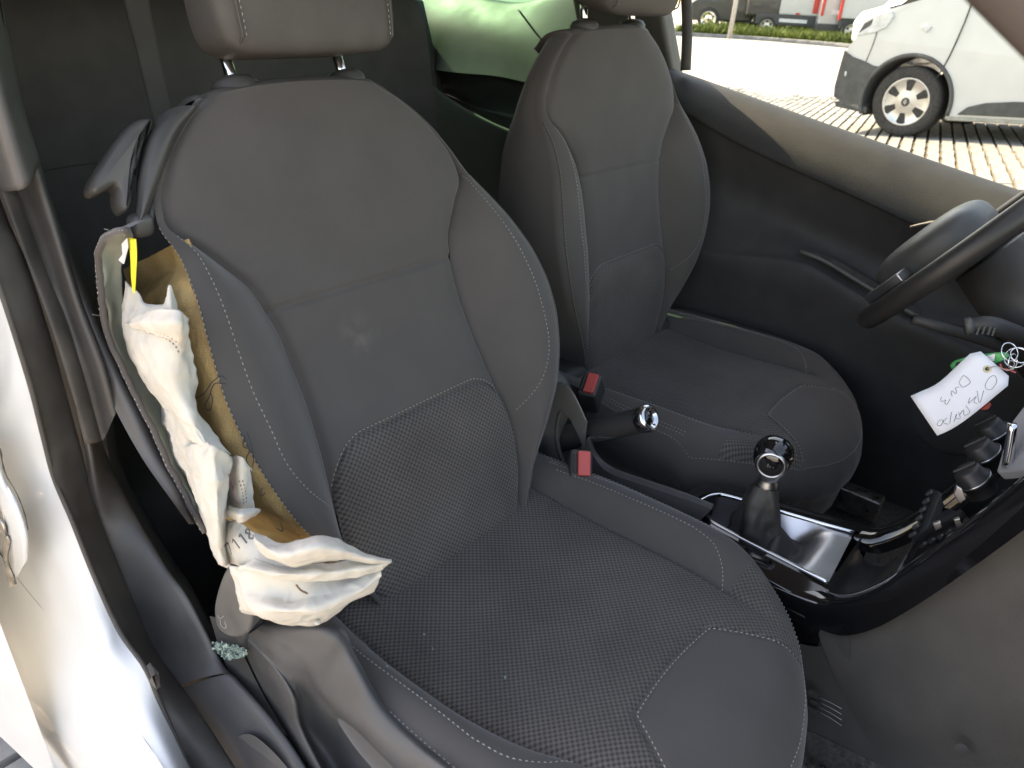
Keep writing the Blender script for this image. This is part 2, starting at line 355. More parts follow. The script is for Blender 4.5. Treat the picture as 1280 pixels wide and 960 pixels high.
# sign post on the verge
pb = P(913, 38, x=24); tag(tube('metal_post', [np.array([pb[0], pb[1], -.45]), np.array([pb[0]-.05, pb[1]-.1, 2.4])], .07, GREYM, None, n=12), 'grey metal post standing on the grass verge', 'post')

def wheel(parent, c_, axis, r, wd, spokes, capmat=SATIN):
    """tyre, cover and holes; axis points outwards"""
    ax = np.asarray(axis, float); ax /= np.linalg.norm(ax); x, y, z = axes_from(ax)
    tr = lathe('tyre', [(r*.66, -wd*.1), (r*.66, .0), (r*.72, .012), (r*.9, .014), (r*.97, 0), (r, -.02), (r, -wd+.02), (r*.95, -wd), (r*.5, -wd), (r*.5, -wd*.4)], c_, ax, TYRE, parent, 48)
    cp = lathe('wheel_cover', [(0, .004), (r*.16, .006), (r*.3, -.004), (r*.62, -.004), (r*.665, .006), (r*.69, -.002), (r*.69, -.02)], c_, ax, capmat, parent, 48)
    for k in range(spokes):
        a = 2*math.pi*(k+.5)/spokes; rr = r*.47; t = np.array([x*math.cos(a)+y*math.sin(a)])[0]; sdv = np.cross(z, t)
        lp = [t*(rr-.05)+sdv*.022, t*(rr+.035)+sdv*.042, t*(rr+.05)+sdv*.02, t*(rr+.05)-sdv*.02, t*(rr+.035)-sdv*.042, t*(rr-.05)-sdv*.022]
        prism('cover_hole', [np.asarray(c_)+q-z*.001 for q in lp], z*.0025, TYRE, cp)
    if spokes:
        lathe('hub_cap', [(0, .012), (r*.11, .011), (r*.13, .004)], c_, ax, BUMP, cp, 28)
        dm = [z*.0135+x*.012*0+y*.026, z*.0135+x*.015, z*.0135-y*.026, z*.0135-x*.015]; di = [z*.0135+y*.012, z*.0135+x*.006, z*.0135-y*.012, z*.0135-x*.006]
        V = [np.asarray(c_)+q for q in dm+di]; mk('emblem', V, [(i, (i+1) % 4, 4+(i+1) % 4, 4+i) for i in range(4)], SATIN, cp, smooth=False, solid=.002)
    return tr

# ------------------------------------------------------------------ white van parked on the paving
VA = R(84); VT = R(5); h0 = np.array([math.cos(VA), math.sin(VA), 0]); VN = np.array([-h0[1], h0[0], 0])
VH = h0*math.cos(VT)-np.array([0, 0, math.sin(VT)]); VU = np.array([0, 0, math.cos(VT)])+h0*math.sin(VT); VQ = np.array([8.015, 1.844, -.5])
def vp(s, z, d): return VQ+VH*s+VU*z-VN*d
van = thing('van', 'white delivery van with dark grey bumper parked on the paving', 'van', VQ)
arch = [(.06+.42*math.cos(a), .33+.42*math.sin(a)) for a in np.linspace(-.35, math.pi+.35, 22)]
prof = [(.45, .24), (.72, .3), (.80, .42), (.79, .62), (.74, .82), (.66, .92), (.60, 1.02), (.53, 1.10), (.34, 1.17), (.06, 1.24), (-.25, 1.36), (-.62, 1.72), (-.85, 1.9), (-1.1, 1.97), (-2.6, 1.98), (-4.1, 1.95), (-4.25, 1.8), (-4.3, .9), (-4.3, .3), (-2.2, .22), (-.36, .22)]
loop = prof[:]                           # closed by the arch from rear to front
arc = arch[::-1]; loop = loop+arc
secs = []
for d, fs, zs in ((0.0, .86, 0), (.02, .90, 0), (.10, .97, .0), (.3, 1, .02), (1.6, 1, .02), (1.8, .97, 0), (1.88, .90, 0), (1.9, .86, 0)):
    row = []
    for s, z in loop:
        k = fs if s > .5 else 1; tum = .10*max(0, z-1.0) if d < .3 else (-.10*max(0, z-1.0) if d > 1.6 else 0)
        row.append(vp(.5+(s-.5)*k if s > .5 else s, z, d+tum))
    secs.append(row)
nl = len(loop); V = np.array(secs).reshape(-1, 3); F = gridF(len(secs), nl, True)+[tuple(range(nl))[::-1], tuple((len(secs)-1)*nl+j for j in range(nl))]
mk('body', V, F, PAINT, van, smooth=False, fixn=True)
bl = [(.40, .28), (.70, .30), (.815, .36), (.825, .45), (.80, .62), (.77, .80), (.66, .74), (.52, .70), (.42, .66)]+[(.06+.425*math.cos(a), .33+.425*math.sin(a)) for a in np.linspace(.85, -.1, 8)]
rows = []
for d, k in ((-.015, .88), (.05, .96), (.16, 1.0), (.5, 1.03), (1.4, 1.03), (1.75, 1), (1.91, .88)):
    rows.append([vp(.45+(s-.45)*k, z, d) for s, z in bl])
nl = len(bl); mk('bumper', np.array(rows).reshape(-1, 3), gridF(len(rows), nl, True)+[tuple(range(nl))[::-1], tuple((len(rows)-1)*nl+j for j in range(nl))], BUMP, van, smooth=False, fixn=True, bevel=.02)
lathe('fog_lamp', [(0, .01), (.035, .012), (.05, .02), (.062, .01), (.062, -.02)], vp(.715, .58, .03), -VN*-.0+VN*.75+VH*.66, LIGHTG, van, 24)
prism('lip', [vp(.42, .27, .0), vp(.76, .31, .0), vp(.74, .26, .0), vp(.42, .21, .0)], -VN*1.8, BUMP, van)
prism('headlamp', [vp(.645, .93, -.012), vp(.585, 1.06, -.012), vp(.50, 1.115, -.012), (vp(.33, 1.15, -.012)), vp(.30, 1.10, -.012), vp(.36, 1.0, -.012), vp(.45, .96, -.012)], -VN*.1, LIGHTG, van, bevel=.01)
prism('headlamp_housing', [vp(.625, .95, -.018), vp(.575, 1.05, -.018), vp(.49, 1.09, -.018), vp(.5, 1.03, -.018)], -VN*.08, BUMP, van, bevel=.01)
V, F = [], []
ac = [vp(.06+.425*math.cos(a), .33+.425*math.sin(a), -.004) for a in np.linspace(-.3, math.pi+.25, 40)]
tube('wheel_arch_lip', ac, .02, BUMP, van, n=8)
lin = np.array([[vp(.06+.405*math.cos(a), .33+.405*math.sin(a), d) for a in np.linspace(-.35, math.pi+.35, 24)] for d in (.004, .4)])
mk('arch_liner', lin.reshape(-1, 3), gridF(2, 24), BUMP, van)
dl = cat([vp(-.20, .56, -.004), vp(-.27, .75, -.004), vp(-.33, 1.0, .0), vp(-.36, 1.2, .02)], 12); tube('door_gap', dl, .006, TYRE, van, n=6)
dl = cat([vp(.50, .70, -.003), vp(.46, .85, -.003), vp(.44, .97, -.003)], 10); tube('bumper_gap', dl, .004, BUMP, van, n=6)
prism('side_moulding', [vp(-.44, .24, -.02), vp(-.52, .31, -.02), (vp(-.66, .35, -.02)), vp(-.9, .37, -.02), vp(-2.0, .37, -.02), vp(-2.0, .24, -.02)], -VN*.03, BUMP, van, bevel=.008)
box('sill', vp(-1.3, .205, .03), (1.9, .06, .05), mat('sill_grey', (.3, .3, .27), .6), van, ax=[VH, VN, VU], bevel=.01)
prism('indicator', [vp(-.06, 1.0, -.01), vp(-.01, 1.03, -.01), vp(.03, .99, -.01), vp(-.02, .95, -.01)], -VN*.02, LIGHTG, van, bevel=.004)
wheel(van, vp(.06, .33, .03), VN, .33, .21, 6); wheel(van, vp(.06, .33, 1.87), -VN, .33, .21, 0); wheel(van, vp(-3.2, .33, .03), VN, .33, .21, 0); wheel(van, vp(-3.2, .33, 1.87), -VN, .33, .21, 0)
prism('windscreen', [vp(-.30, 1.40, .2), vp(-.64, 1.73, .25), vp(-.64, 1.73, 1.65), vp(-.30, 1.40, 1.7)], VH*.03+VU*.03, DGLASS, van, bevel=.01)
prism('side_window', [vp(-.45, 1.18, .0), vp(-.78, 1.62, .045), vp(-1.35, 1.66, .05), vp(-1.35, 1.18, .0)], VN*.02, DGLASS, van, bevel=.01)

# ------------------------------------------------------------------ vehicles beyond the verge
TD = np.array([.45, -.893, 0]); DD = np.array([.893, .45, 0])
def fbox(nm, o, a0, a1, z0, z1, d0, d1, mt, par, bevel=.05): return box(nm, o+TD*(a0+a1)/2+DD*(d0+d1)/2+np.array([0, 0, (z0+z1)/2]), (a1-a0, d1-d0, z1-z0), mt, par, ax=[TD, DD, [0, 0, 1]], bevel=bevel)
def fv(px): p = P(px, 33, x=30); return np.array([p[0], p[1], -.5])
o = fv(884); t4 = thing('off_road_car', 'black off-road car with chrome wheels behind the metal post', 'car', o)
prism('body', [o+TD*a+np.array([0, 0, z]) for a, z in ((-.75, .35), (-.75, 1.0), (-.5, 1.12), (.3, 1.15), (.55, 1.7), (2.1, 1.72), (2.35, 1.1), (2.35, .45), (2.1, .38))], DD*1.7, DCAR, t4, bevel=.08)
fbox('side_window', o, .75, 2.0, 1.2, 1.6, -.01, 0, DGLASS, t4, .005); fbox('rear_bumper', o, 1.9, 2.42, .38, .6, -.02, 1.72, BUMP, t4, .03)
for a in (.0, 2.3-.35): wheel(t4, o+TD*a+np.array([0, 0, .42])-DD*.03, -DD, .42, .24, 6, CHROME)
o = fv(955); pk = thing('cargo_van', 'white cargo van with dark skirt and red tail lamp on the verge', 'van', o)
fbox('body', o, .45, 2.2, .75, 2.3, 0, 1.9, PAINT, pk); fbox('skirt', o, -.35, 2.15, .38, .76, -.02, 1.9, BUMP, pk, .04); fbox('cab', o, -.75, .5, .6, 1.5, .05, 1.8, DCAR, pk, .12)
fbox('tail_lamp', o, 1.62, 1.82, .85, 1.7, -.04, .1, REDL, pk, .02); fbox('side_stripe', o, .5, 1.5, .5, .62, -.03, 0, WHITEP, pk, .004); fbox('reflector', o, 1.05, 1.2, .78, .84, -.02, 0, REDL, pk, .004)
wheel(pk, o+TD*.08+np.array([0, 0, .33])-DD*.03, -DD, .34, .22, 6)
o = fv(1026); v3 = thing('panel_van', 'white panel van seen from its rear doors, beside the cargo van', 'van', o)
fbox('body', o, -.1, 1.1, .5, 2.3, .3, 4, PAINT, v3); fbox('bumper', o, -.15, 1.15, .3, .55, .2, .5, BUMP, v3, .04); fbox('number_plate', o, .3, .75, .85, 1.0, .27, .3, WHITEP, v3, .004); fbox('door_gap', o, .52, .535, .55, 2.2, .285, .3, BUMP, v3, 0)
for a in (-.06, .98): fbox('tail_lamp', o, a, a+.1, .8, 1.7, .25, .4, REDL, v3, .02)
for a in (.1, .85): wheel(v3, o+TD*a+np.array([0, 0, .33])+DD*.4, -DD, .33, .22, 0)
o = fv(1062); v4 = thing('box_truck', 'white box truck with orange edge strips beyond the grass', 'truck', o)
fbox('cargo_box', o, -.35, 1.3, .75, 2.6, .2, 5, PAINT, v4); fbox('chassis', o, -.3, 1.2, .4, .74, .25, 4.9, BUMP, v4, .03); fbox('edge_strip', o, -.42, -.33, .7, 2.5, .15, .3, REDL, v4, .01)
wheel(v4, o+TD*.12+np.array([0, 0, .36])+DD*.1, -DD, .36, .26, 6)
o = P(1100, 45, x=19); o[2] = -.5; v5 = thing('silver_van', 'pale van with dark windscreen just behind the parked white van', 'van', o)
prism('body', [o+TD*a+np.array([0, 0, z]) for a, z in ((-.3, .4), (-.35, .8), (-.2, 1.05), (.25, 1.2), (.7, 1.75), (3, 1.8), (3, .4))], DD*1.8, PAINT, v5, bevel=.06)
prism('windscreen', [o+TD*a+np.array([0, 0, z])-DD*.02 for a, z in ((-.05, 1.14), (.28, 1.25), (.72, 1.7), (1.2, 1.72), (1.2, 1.16))], DD*.02, DGLASS, v5, bevel=.01)
wheel(v5, o+TD*.3+np.array([0, 0, .33])-DD*.02, -DD, .33, .22, 6)

# setts and grit beside the car, under the camera's left
nv = mk('kerbside_paving', [(x, y, -.496) for x in np.linspace(-2.6, .1, 6) for y in np.linspace(-.6, 2.4, 8)], gridF(6, 8), mat('grit', (.42, .39, .34), .95, var=.5, vs_=60, bump=1, bs=90, bdist=.01), None); tag(nv, kind='structure')
V, F = boxVF((0, 0, -.02), (.19, .10, .06)); nm_ = bpy.data.meshes.new('near_sett'); nm_.from_pydata([tuple(q) for q in V], [], F); nm_.materials.append(CONC)
for i in range(12):
    for j in range(20):
        o = bpy.data.objects.new('sett', nm_); COL.objects.link(o); o.parent = nv; o.location = Vector((-.20-.215*i+.03*(j % 2), .25+.118*j, -.488+rng.uniform(-.004, .004)))-Vector(WL[nv.name]); o.rotation_euler = (0, 0, rng.uniform(-.03, .03))

# ================================================================== the car's own body shell
car = thing('car_body', 'white car shell with dented sill, open doorway and black seals', 'car', (.35, .6, -.5))
RL = [(0, 858), (25, 880), (50, 905), (75, 935), (97, 962), (120, 990)]
# outer paint (below the doorway), door-frame flange, seal, trims: real curves of the doorway, each at its own depth
L0 = PL([(-60, 800), (0, 857), (50, 905), (95, 960), (130, 1000)], x=-.432)
Lm = PL([(-60, 560), (-20, 660), (20, 720), (60, 770), (133, 859), (192, 941), (240, 1010)], x=-.402)
Lm2 = PL([(-60, 440), (0, 560), (40, 640), (90, 735), (150, 835), (207, 930), (250, 1000)], x=-.389)
L1 = PL([(-40, 240), (0, 358), (16, 406), (40, 485), (55, 545), (69, 598), (92, 653), (119, 721), (151, 790), (183, 836), (204, 886), (229, 941), (262, 1010)], x=-.372)
def dents(G):
    G = G.copy(); s = G.shape
    for i in range(s[0]):
        for j in range(s[1]):
            p = G[i, j]; e = .003*nz(p, 9, 2)+.0014*nz(p, 26, 4)
            r_ = 1-abs(2*((p[1]*3+p[2]*2.2+.25*nz(p, 7)) % 1)-1); e += .003*max(0, r_-.86)/.14
            G[i, j, 0] -= e*min(1, i/3)
    return G
flange = loft('door_flange', [L1, Lm2, Lm], CPAINT, car, n=90, m=12, fn=dents)
under = [q+np.array([.02, 0, -.22]) for q in L0]
loft('outer_sill', [Lm, [a*.5+b*.5+np.array([-.008, 0, .008]) for a, b in zip(cat(Lm, 12), cat(L0, 12))], L0, under], CPAINT, car, n=60, m=8)
# torn door-edge: folded steel lip with a gap on the outer left
e1 = PL([(-8, 555), (4, 600), (20, 628), (33, 668), (34, 700)], x=-.412); e2 = PL([(-30, 560), (-12, 610), (4, 640), (14, 690), (16, 730)], x=-.416)
loft('torn_lip', [e1, e2], CPAINT, car, n=24, m=4, solid=.0025)
tube('sealant_tear', cat(PL([(0, 560), (6, 590), (20, 615), (30, 640), (35, 662)], x=-.4135), 20), [.0004+.0012*abs(nz((i, 0, 0), .7)) for i in range(20)], RUB, car, n=6)
loft('bracket', [PL([(-6, 640), (6, 660), (4, 690), (12, 735)], x=-.420), PL([(-6, 662), (12, 672), (10, 700), (20, 730)], x=-.418)], STEEL, car, n=16, m=3, solid=.002)
# rubber seal
L2 = PL([(-40, 150), (0, 262), (24, 318), (51, 400), (71, 471), (92, 548), (105, 598), (117, 640), (142, 703), (179, 790), (197, 822), (226, 862), (262, 915), (300, 975), (330, 1020)], x=-.342)
Lr = [(a+b)/2+np.array([-.004, -.004, .006]) for a, b in zip(cat(L1, 14), cat(L2, 14))]
Lf = [a+np.array([-.002, -.002, -.002]) for a in cat(L1, 14)]
loft('door_seal', [Lf, Lr, L2, [q+np.array([.006, .004, -.012]) for q in L2]], RUB, car, n=90, m=6)
tube('seal_lip', [q+np.array([-.001, -.001, .002]) for q in cat(L1, 80)], .0026, RUB, car, n=8)
tr_ = [P(183, 832, x=-.377), P(190, 846, x=-.380), P(186, 852, x=-.377), P(196, 862, x=-.378), P(194, 845, x=-.376)]
prism('seal_tear', tr_, np.array([.004, 0, .001]), RUB, car)
# pillar trims
pc = [PL([(-30, 40), (0, 60), (10, 130), (20, 200), (34, 235)], x=-.335), PL([(0, 0), (14, 70), (30, 150), (47, 203), (60, 238)], x=-.31)]
loft('pillar_upper_trim', [PL([(-60, 30), (-30, 130), (0, 240)], x=-.345), PL([(-30, 0), (0, 120), (32, 234)], x=-.337), PL([(-10, 0), (20, 125), (47, 205)], x=-.305), PL([(0, 0), (26, 125), (50, 205)], x=-.27)], PLASM, car, n=30, m=6, solid=.003)
L3a = PL([(2, 238), (30, 312), (60, 395), (84, 470), (106, 553)], x=-.337); L3b = PL([(14, 237), (41, 312), (73, 395), (98, 470), (121, 553)], x=-.329)
L3m = [(a+b)/2+np.array([-.006, -.006, .004]) for a, b in zip(L3a, L3b)]
loft('seal_blade', [L3a, L3m, L3b, [q+np.array([.01, .01, -.006]) for q in L3b]], RUB, car, n=40, m=5, solid=.002)
L3c = [(30, 233), (58, 312), (86, 395), (112, 470), (132, 545)]
loft('pillar_lower_trim', [[q+np.array([.006, .006, -.004]) for q in L3b], PL(L3c, x=-.318), PL([(47, 203), (75, 290), (103, 380), (131, 455), (147, 512)], x=-.306), PL([(50, 203), (80, 290), (110, 380), (138, 455), (152, 512)], x=-.26)], PLAS, car, n=40, m=6)
loft('pillar_side_trim', [PL([(66, 275), (88, 380), (108, 436), (143, 510), (176, 570), (207, 615), (236, 655)], x=-.31), PL([(72, 275), (112, 380), (135, 436), (170, 510), (200, 570), (226, 615), (244, 655)], x=-.295), PL([(75, 275), (130, 380), (160, 436), (200, 510), (232, 570), (252, 615), (268, 655)], x=-.25)], PLASM, car, n=40, m=6)
# sill trims
L4 = PL([(118, 500), (128, 557), (156, 621), (202, 703), (226, 737), (250, 782), (273, 826), (287, 842)], x=-.302)
L4in = [q+np.array([.006, .004, -.035]) for q in L4]
L2s = PL([(98, 520), (106, 560), (118, 640), (142, 703), (179, 790), (197, 822), (227, 859)], x=-.338)
L2t = PL([(107, 520), (116, 560), (130, 640), (154, 703), (191, 787), (209, 818), (236, 852)], x=-.331)
rt = loft('sill_trim', [[q+np.array([-.002, -.002, -.012]) for q in L2s], L2s, L2t, L4, L4in], PLASM, car, n=50, m=5)
M1 = PL([(226, 862), (244, 896), (276, 942), (310, 990)], x=-.336); M2 = PL([(238, 856), (258, 890), (292, 940), (326, 990)], x=-.329); M3 = PL([(290, 843), (331, 890), (363, 934), (395, 985)], x=-.299)
fs = loft('sill_front_trim', [[q+np.array([-.003, 0, -.02]) for q in M1], M1, M2, M3, [q+np.array([.008, .004, -.05]) for q in M3]], PLASM, car, n=30, m=5)
stp = [P(296, 926, x=-.3225), P(303, 920, x=-.320), P(318, 922, x=-.317), P(340, 940, x=-.313), P(362, 965, x=-.309), P(375, 985, x=-.307), P(345, 1000, x=-.316), P(318, 962, x=-.320)]
prism('step_plate', [q+np.array([0, 0, .004]) for q in cat(stp+[stp[0]], 30)[:-1]], np.array([0, 0, -.006]), PLAS2, car, bevel=.0015)
# floor, rear side, firewall, roof and pillars (shade the cabin)
loft('floor_pan', [[(-.33, -1.1, -.33), (-.33, 0, -.33), (-.33, 1.9, -.3)], [(1.2, -1.1, -.33), (1.2, 0, -.33), (1.2, 1.9, -.3)]], CARPET, car, n=30, m=12)
loft('sill_inner', [[(-.30, 1.0, -.05), (-.30, .6, -.09), (-.30, .3, -.13), (-.30, -1.1, -.15)], [(-.285, 1.0, -.33), (-.285, .5, -.33), (-.285, .3, -.33), (-.285, -1.1, -.33)]], CARPET, car, n=20, m=4)
loft('front_sill', [[(-.335, .31, -.135), (-.335, -1.1, -.16)], [(-.30, .31, -.125), (-.30, -1.1, -.15)]], PLASM, car, n=10, m=2)
loft('front_outer_sill', [[(-.345, .32, -.15), (-.345, -1.1, -.17)], [(-.43, .30, -.08), (-.43, -1.1, -.15)], [(-.475, .30, -.09), (-.475, -1.1, -.2)], [(-.45, .3, -.28), (-.45, -1.1, -.33)]], CPAINT, car, n=10, m=4)
loft('rear_inner_wall', [[(-.285, .70, -.3), (-.30, .70, .4), (-.24, .72, .9)], [(-.27, 1.2, -.3), (-.30, 1.2, .4), (-.22, 1.2, .92)], [(-.22, 1.9, -.3), (-.22, 1.9, .4), (-.15, 1.9, .9)]], PLAS, car, n=16, m=8)
loft('rear_outer_wall', [[(-.45, .62, -.3), (-.44, .66, .3), (-.34, .74, .93)], [(-.5, 1.2, -.3), (-.5, 1.2, .4), (-.32, 1.2, .96)], [(-.42, 2.0, -.3), (-.42, 2.0, .4), (-.25, 1.95, .9)]], CPAINT, car, n=16, m=8)
loft('tailgate', [[(-.25, 1.92, -.3), (-.25, 1.95, .5)], [(.35, 2.0, -.3), (.35, 2.05, .5)], [(.98, 1.92, -.3), (.98, 1.95, .5)]], PLAS, car, n=10, m=6, solid=.05)
loft('rear_window', [[(-.2, 1.9, .5), (-.1, 1.62, .88)], [(.35, 2.0, .5), (.35, 1.7, .9)], [(.92, 1.9, .5), (.8, 1.62, .88)]], TGLASS, car, n=10, m=6)
roofz = lambda x, y: .97-.16*((x-.35)/.62)**4-.10*((y-.75)/.9)**2
rx = np.linspace(-.27, .99, 24); ry = np.linspace(.18, 1.72, 24)
for nm, dz, mt_ in (('roof', .03, PAINT), ('headlining', 0, HEADL)):
    mk(nm, [(x, y, roofz(x, y)+dz-.02) for x in rx for y in ry], gridF(24, 24), mt_, car)
ap = np.array([-.30, -.107, .62]); ad = np.array([.13, .80, .56]); ad /= np.linalg.norm(ad)
def pillar(nm, a, b, wa, wb, dirw, mt_, th=.05):
    a, b, dirw = map(np.asarray, (a, b, dirw)); t = (b-a)/np.linalg.norm(b-a); n_ = np.cross(t, dirw); n_ /= np.linalg.norm(n_)
    lp = [a, a+dirw*wa, b+dirw*wb, b]; return prism(nm, lp, n_*th, mt_, car, bevel=.012)
upv = np.array([0, -.57, .82])
BRN = mat('pillar_trim', (.042, .033, .029), .7, var=.1, bump=.3, bs=900)
pillar('windscreen_pillar', ap-ad*.95, ap+ad*.42, .09, .09, upv, BRN, .06)
apd = ap*np.array([-1, 1, 1])+np.array([.70, 0, 0]); add = ad*np.array([-1, 1, 1])
pillar('windscreen_pillar', apd-add*.95+np.array([.1, 0, 0]), apd+add*.42, .07, .07, upv, BRN, .06)
# driver-side centre pillar
bp0 = P(866, 92, x=1.17); bp1 = np.array([1.0, .84, .90])
pillar('centre_pillar', bp0+np.array([.02, 0, -.08]), bp1, .26, .22, np.array([0, 1., 0]), PLAS2, .05)
tube('pillar_seal', cat(PL([(857, -40), (858, 0), (859, 40), (857, 88)], x=1.06), 20), .012, RUB, car, n=8)
# rear quarter trim on the driver's side
q0 = PL([(470, -30), (520, -8), (600, 3), (640, 8), (680, 1), (730, -20)], x=1.11)
q1 = PL([(470, 20), (545, 32), (620, 40), (680, 50), (730, 50)], x=1.05)
q2 = PL([(470, 70), (550, 88), (620, 95), (670, 105), (730, 110)], x=1.0)
qs = loft('quarter_upper_trim', [[q+np.array([.03, 0, .01]) for q in q0], q0, q1, q2], PLAS, car, n=40, m=8)
q3 = PL([(470, 120), (560, 128), (620, 138), (680, 150), (730, 160)], x=1.06)
q4 = PL([(470, 150), (545, 112), (575, 130), (632, 160), (730, 190)], x=.99)
q5 = PL([(470, 215), (545, 118), (575, 137), (632, 166), (730, 200)], x=.965)
loft('quarter_pocket', [q2, [q+np.array([.03, 0, -.02]) for q in q2], q3, PL([(470, 150), (545, 118), (580, 128), (632, 152), (730, 180)], x=1.04)], PLAS, car, n=40, m=5)
loft('quarter_armrest', [PL([(520, 95), (545, 112), (580, 128), (632, 152), (730, 180)], x=1.04), PL([(520, 97), (545, 115), (575, 135), (632, 163), (730, 195)], x=.985), PL([(520, 105), (545, 125), (575, 146), (632, 176), (730, 210)], x=.97), PL([(520, 260), (545, 280), (575, 300), (632, 330), (730, 380)], x=.98)], PLAS, car, n=30, m=6)
prism('quarter_seat_panel', [P(470, -30, x=1.0), P(520, 0, x=1.0), P(545, 112, x=.985), P(590, 300, x=.98), P(470, 300, x=.98)], np.array([.03, 0, 0]), PLAS, car, bevel=.006)
tube('quarter_seam', cat(PL([(648, 12), (660, 28), (674, 46), (690, 62)], x=1.045), 12), .0025, PLASM, car, n=6)
gw = thing('quarter_window', 'green tinted rear side glass above the sunlit trim', 'car window', (1.11, 1.3, .59))
loft('pane', [[q+np.array([.012, 0, .0]) for q in q0], [np.array([.98, q[1]*.9+.16, .90]) for q in cat(q0, 6)]], TGLASS, gw, n=30, m=6)
loft('quarter_outer', [[(1.14, .8, .56), (1.14, 1.3, .57), (1.1, 1.95, .6)], [(1.2, .8, .1), (1.2, 1.3, .1), (1.12, 2.0, .1)], [(1.2, .8, -.3), (1.2, 1.3, -.3), (1.1, 2.0, -.3)]], CPAINT, car, n=14, m=5)
loft('rear_pillar', [[(1.08, 1.62, .5), (.86, 1.55, .9)], [(1.05, 1.95, .5), (.80, 1.70, .9)]], CPAINT, car, n=10, m=4, solid=.04)
# rear bench
rb = thing('rear_bench', 'black rear bench seat in the shade behind the front seats', 'car seat', (.35, 1.3, -.3))
bk = lambda x, z: 1.18+.22*(z+.1)-.02*math.cos((x-.35)*9)
loft('backrest', [[(x, bk(x, z)+(.05 if z > .6 else 0), z) for x in np.linspace(-.28, .86, 12)] for z in (-.12, 0, .2, .4, .55, .62, .66)], LEATH, rb, n=40, m=5)
loft('cushion', [[(x, 1.22, -.09) for x in np.linspace(-.28, 1.0, 8)], [(x, .95, -.05) for x in np.linspace(-.28, 1.0, 8)], [(x, .78, -.07) for x in np.linspace(-.28, 1.0, 8)], [(x, .75, -.3) for x in np.linspace(-.28, 1.0, 8)]], LEATH, rb, n=30, m=6)
tube('seam', cat([np.array([x, bk(x, .31+.01*x)-.003, .31+.01*x]) for x in np.linspace(-.2, .3, 12)], 30), .0012, PLASM, rb, n=5)
for xx in (-.02, .55):
    V, F = superVF((xx, 1.36, .74), (.14, .05, .08), .45); mk('headrest', V, F, LEATH, rb, fixn=True)
sb = loft('seat_belt', [PL([(150, -60), (155, 0), (172, 70), (188, 140), (205, 230)], y=1.02), PL([(180, -60), (186, 0), (200, 70), (214, 140), (230, 230)], y=1.02)], mat('belt_webbing', (.085, .085, .083), .7, var=.05, bump=.4, bs=900), None, n=30, m=6, solid=.0015)
tag(sb, 'grey seat belt strap hanging behind the torn seat', 'seat belt')

wsg = thing('windscreen', 'clear windscreen above the dashboard', 'windscreen', (.35, -1.0, .3))
loft('windscreen_glass', [[(-.27, -.98, .26), (-.25, -.45, .58), (-.22, .2, .86)], [(.35, -1.12, .3), (.35, -.55, .62), (.35, .16, .90)], [(.97, -.98, .26), (.95, -.45, .58), (.92, .2, .86)]], WGLASS, wsg, n=14, m=8)
loft('pillar_base_trim', [L4in, [q+np.array([.03, .05, -.02]) for q in L4in], [q+np.array([.06, .16, -.06]) for q in L4in]], PLASM, car, n=40, m=5)

# ================================================================== seats
TH0 = R(25.375); O_Y, O_Z = .39643, .00801
vk = [-.075, 0, .05, .10, .15, .20, .25, .30, .35, .40, .425, .46, .50, .54, .557]
f_ib = curve1(vk, [.122,.150,.157,.152,.145,.140,.139,.142,.156,.194,.219,.211,.187,.148,.115], .008)
f_cr = curve1(vk, [.126,.157,.184,.206,.219,.228,.232,.228,.220,.214,.223,.215,.191,.152,.119], .010)
f_cw = curve1(vk, [-.006,.012,.032,.048,.055,.058,.056,.050,.037,.012,-.010,-.018,-.020,-.022,-.022], .012)
f_oe = curve1(vk, [.132,.166,.202,.238,.259,.272,.274,.265,.250,.236,.233,.224,.200,.161,.128], .012)
f_ow = curve1(vk, [-.014,.0,.012,.022,.030,.032,.030,.024,.010,-.012,-.030,-.036,-.038,-.040,-.040], .012)
f_wb = curve1([-.075, 0, .06, .12, .2, .3, .42, .5, .557], [-.004, .006, .012, .012, .006, .001, .001, 0, -.004], .03)
def clus(n, k=.85): x = np.linspace(0, 1, n); return x-k*np.sin(2*math.pi*x)/(2*math.pi)
def archv(s):
    a = abs(s); return .151 if a < .62 else .085+(.151-.085)*math.sqrt(max(0, 1-((a-.62)/.38)**2.2))
def vrow(s, t):
    b, a, c_, tp = -.075, archv(s), .319, .562-.006*s*s
    return b+(a-b)*t if t <= 1 else (a+(c_-a)*(t-1) if t <= 2 else c_+(tp-c_)*(t-2))
def gro(d, dep=.0045, s=.0042): return -dep*math.exp(-(d/s)**2)
def w_center(s, v, t):
    d = (1-abs(s))*f_ib(v); w_ = f_wb(v)+gro(d, .006, .006)-.007*max(0, (abs(s)-.75)/.25)**2*(1 if v < .4 else max(0, (.42-v)/.02))
    a = archv(s); w_ += gro(v-a, .004, .004)+(.003*math.exp(-((v-a+.02)/.02)**2))+gro(v-.319, .003, .0045)
    return w_-.014*abs(s)**6*float(sst(.40, .43, v))+.0012*nz((s*.15, v, 0), 14)
def wing(q, v):
    ib, cr, oe, cw, ow = f_ib(v), f_cr(v), f_oe(v), f_cw(v), f_ow(v); w0 = f_wb(v)-.006-.007*(1 if v < .4 else max(0, (.42-v)/.02))-.014*float(sst(.40, .43, v))
    if q <= 1: x = q; return ib+(cr-ib)*x, w0+(cw-w0)*math.sin(x*math.pi/2)**1.15+.0012*nz((q*.07, v, 3), 22)
    if q <= 2: a = (q-1)*math.pi/2; return cr+(oe-cr)*math.sin(a), ow+(cw-ow)*math.cos(a)
    x = q-2; kt = float(sst(.36, .54, v)); return oe*(1-(.05+.22*kt)*x*x)+.006*math.sin(math.pi*x), ow+(-.105-ow)*x
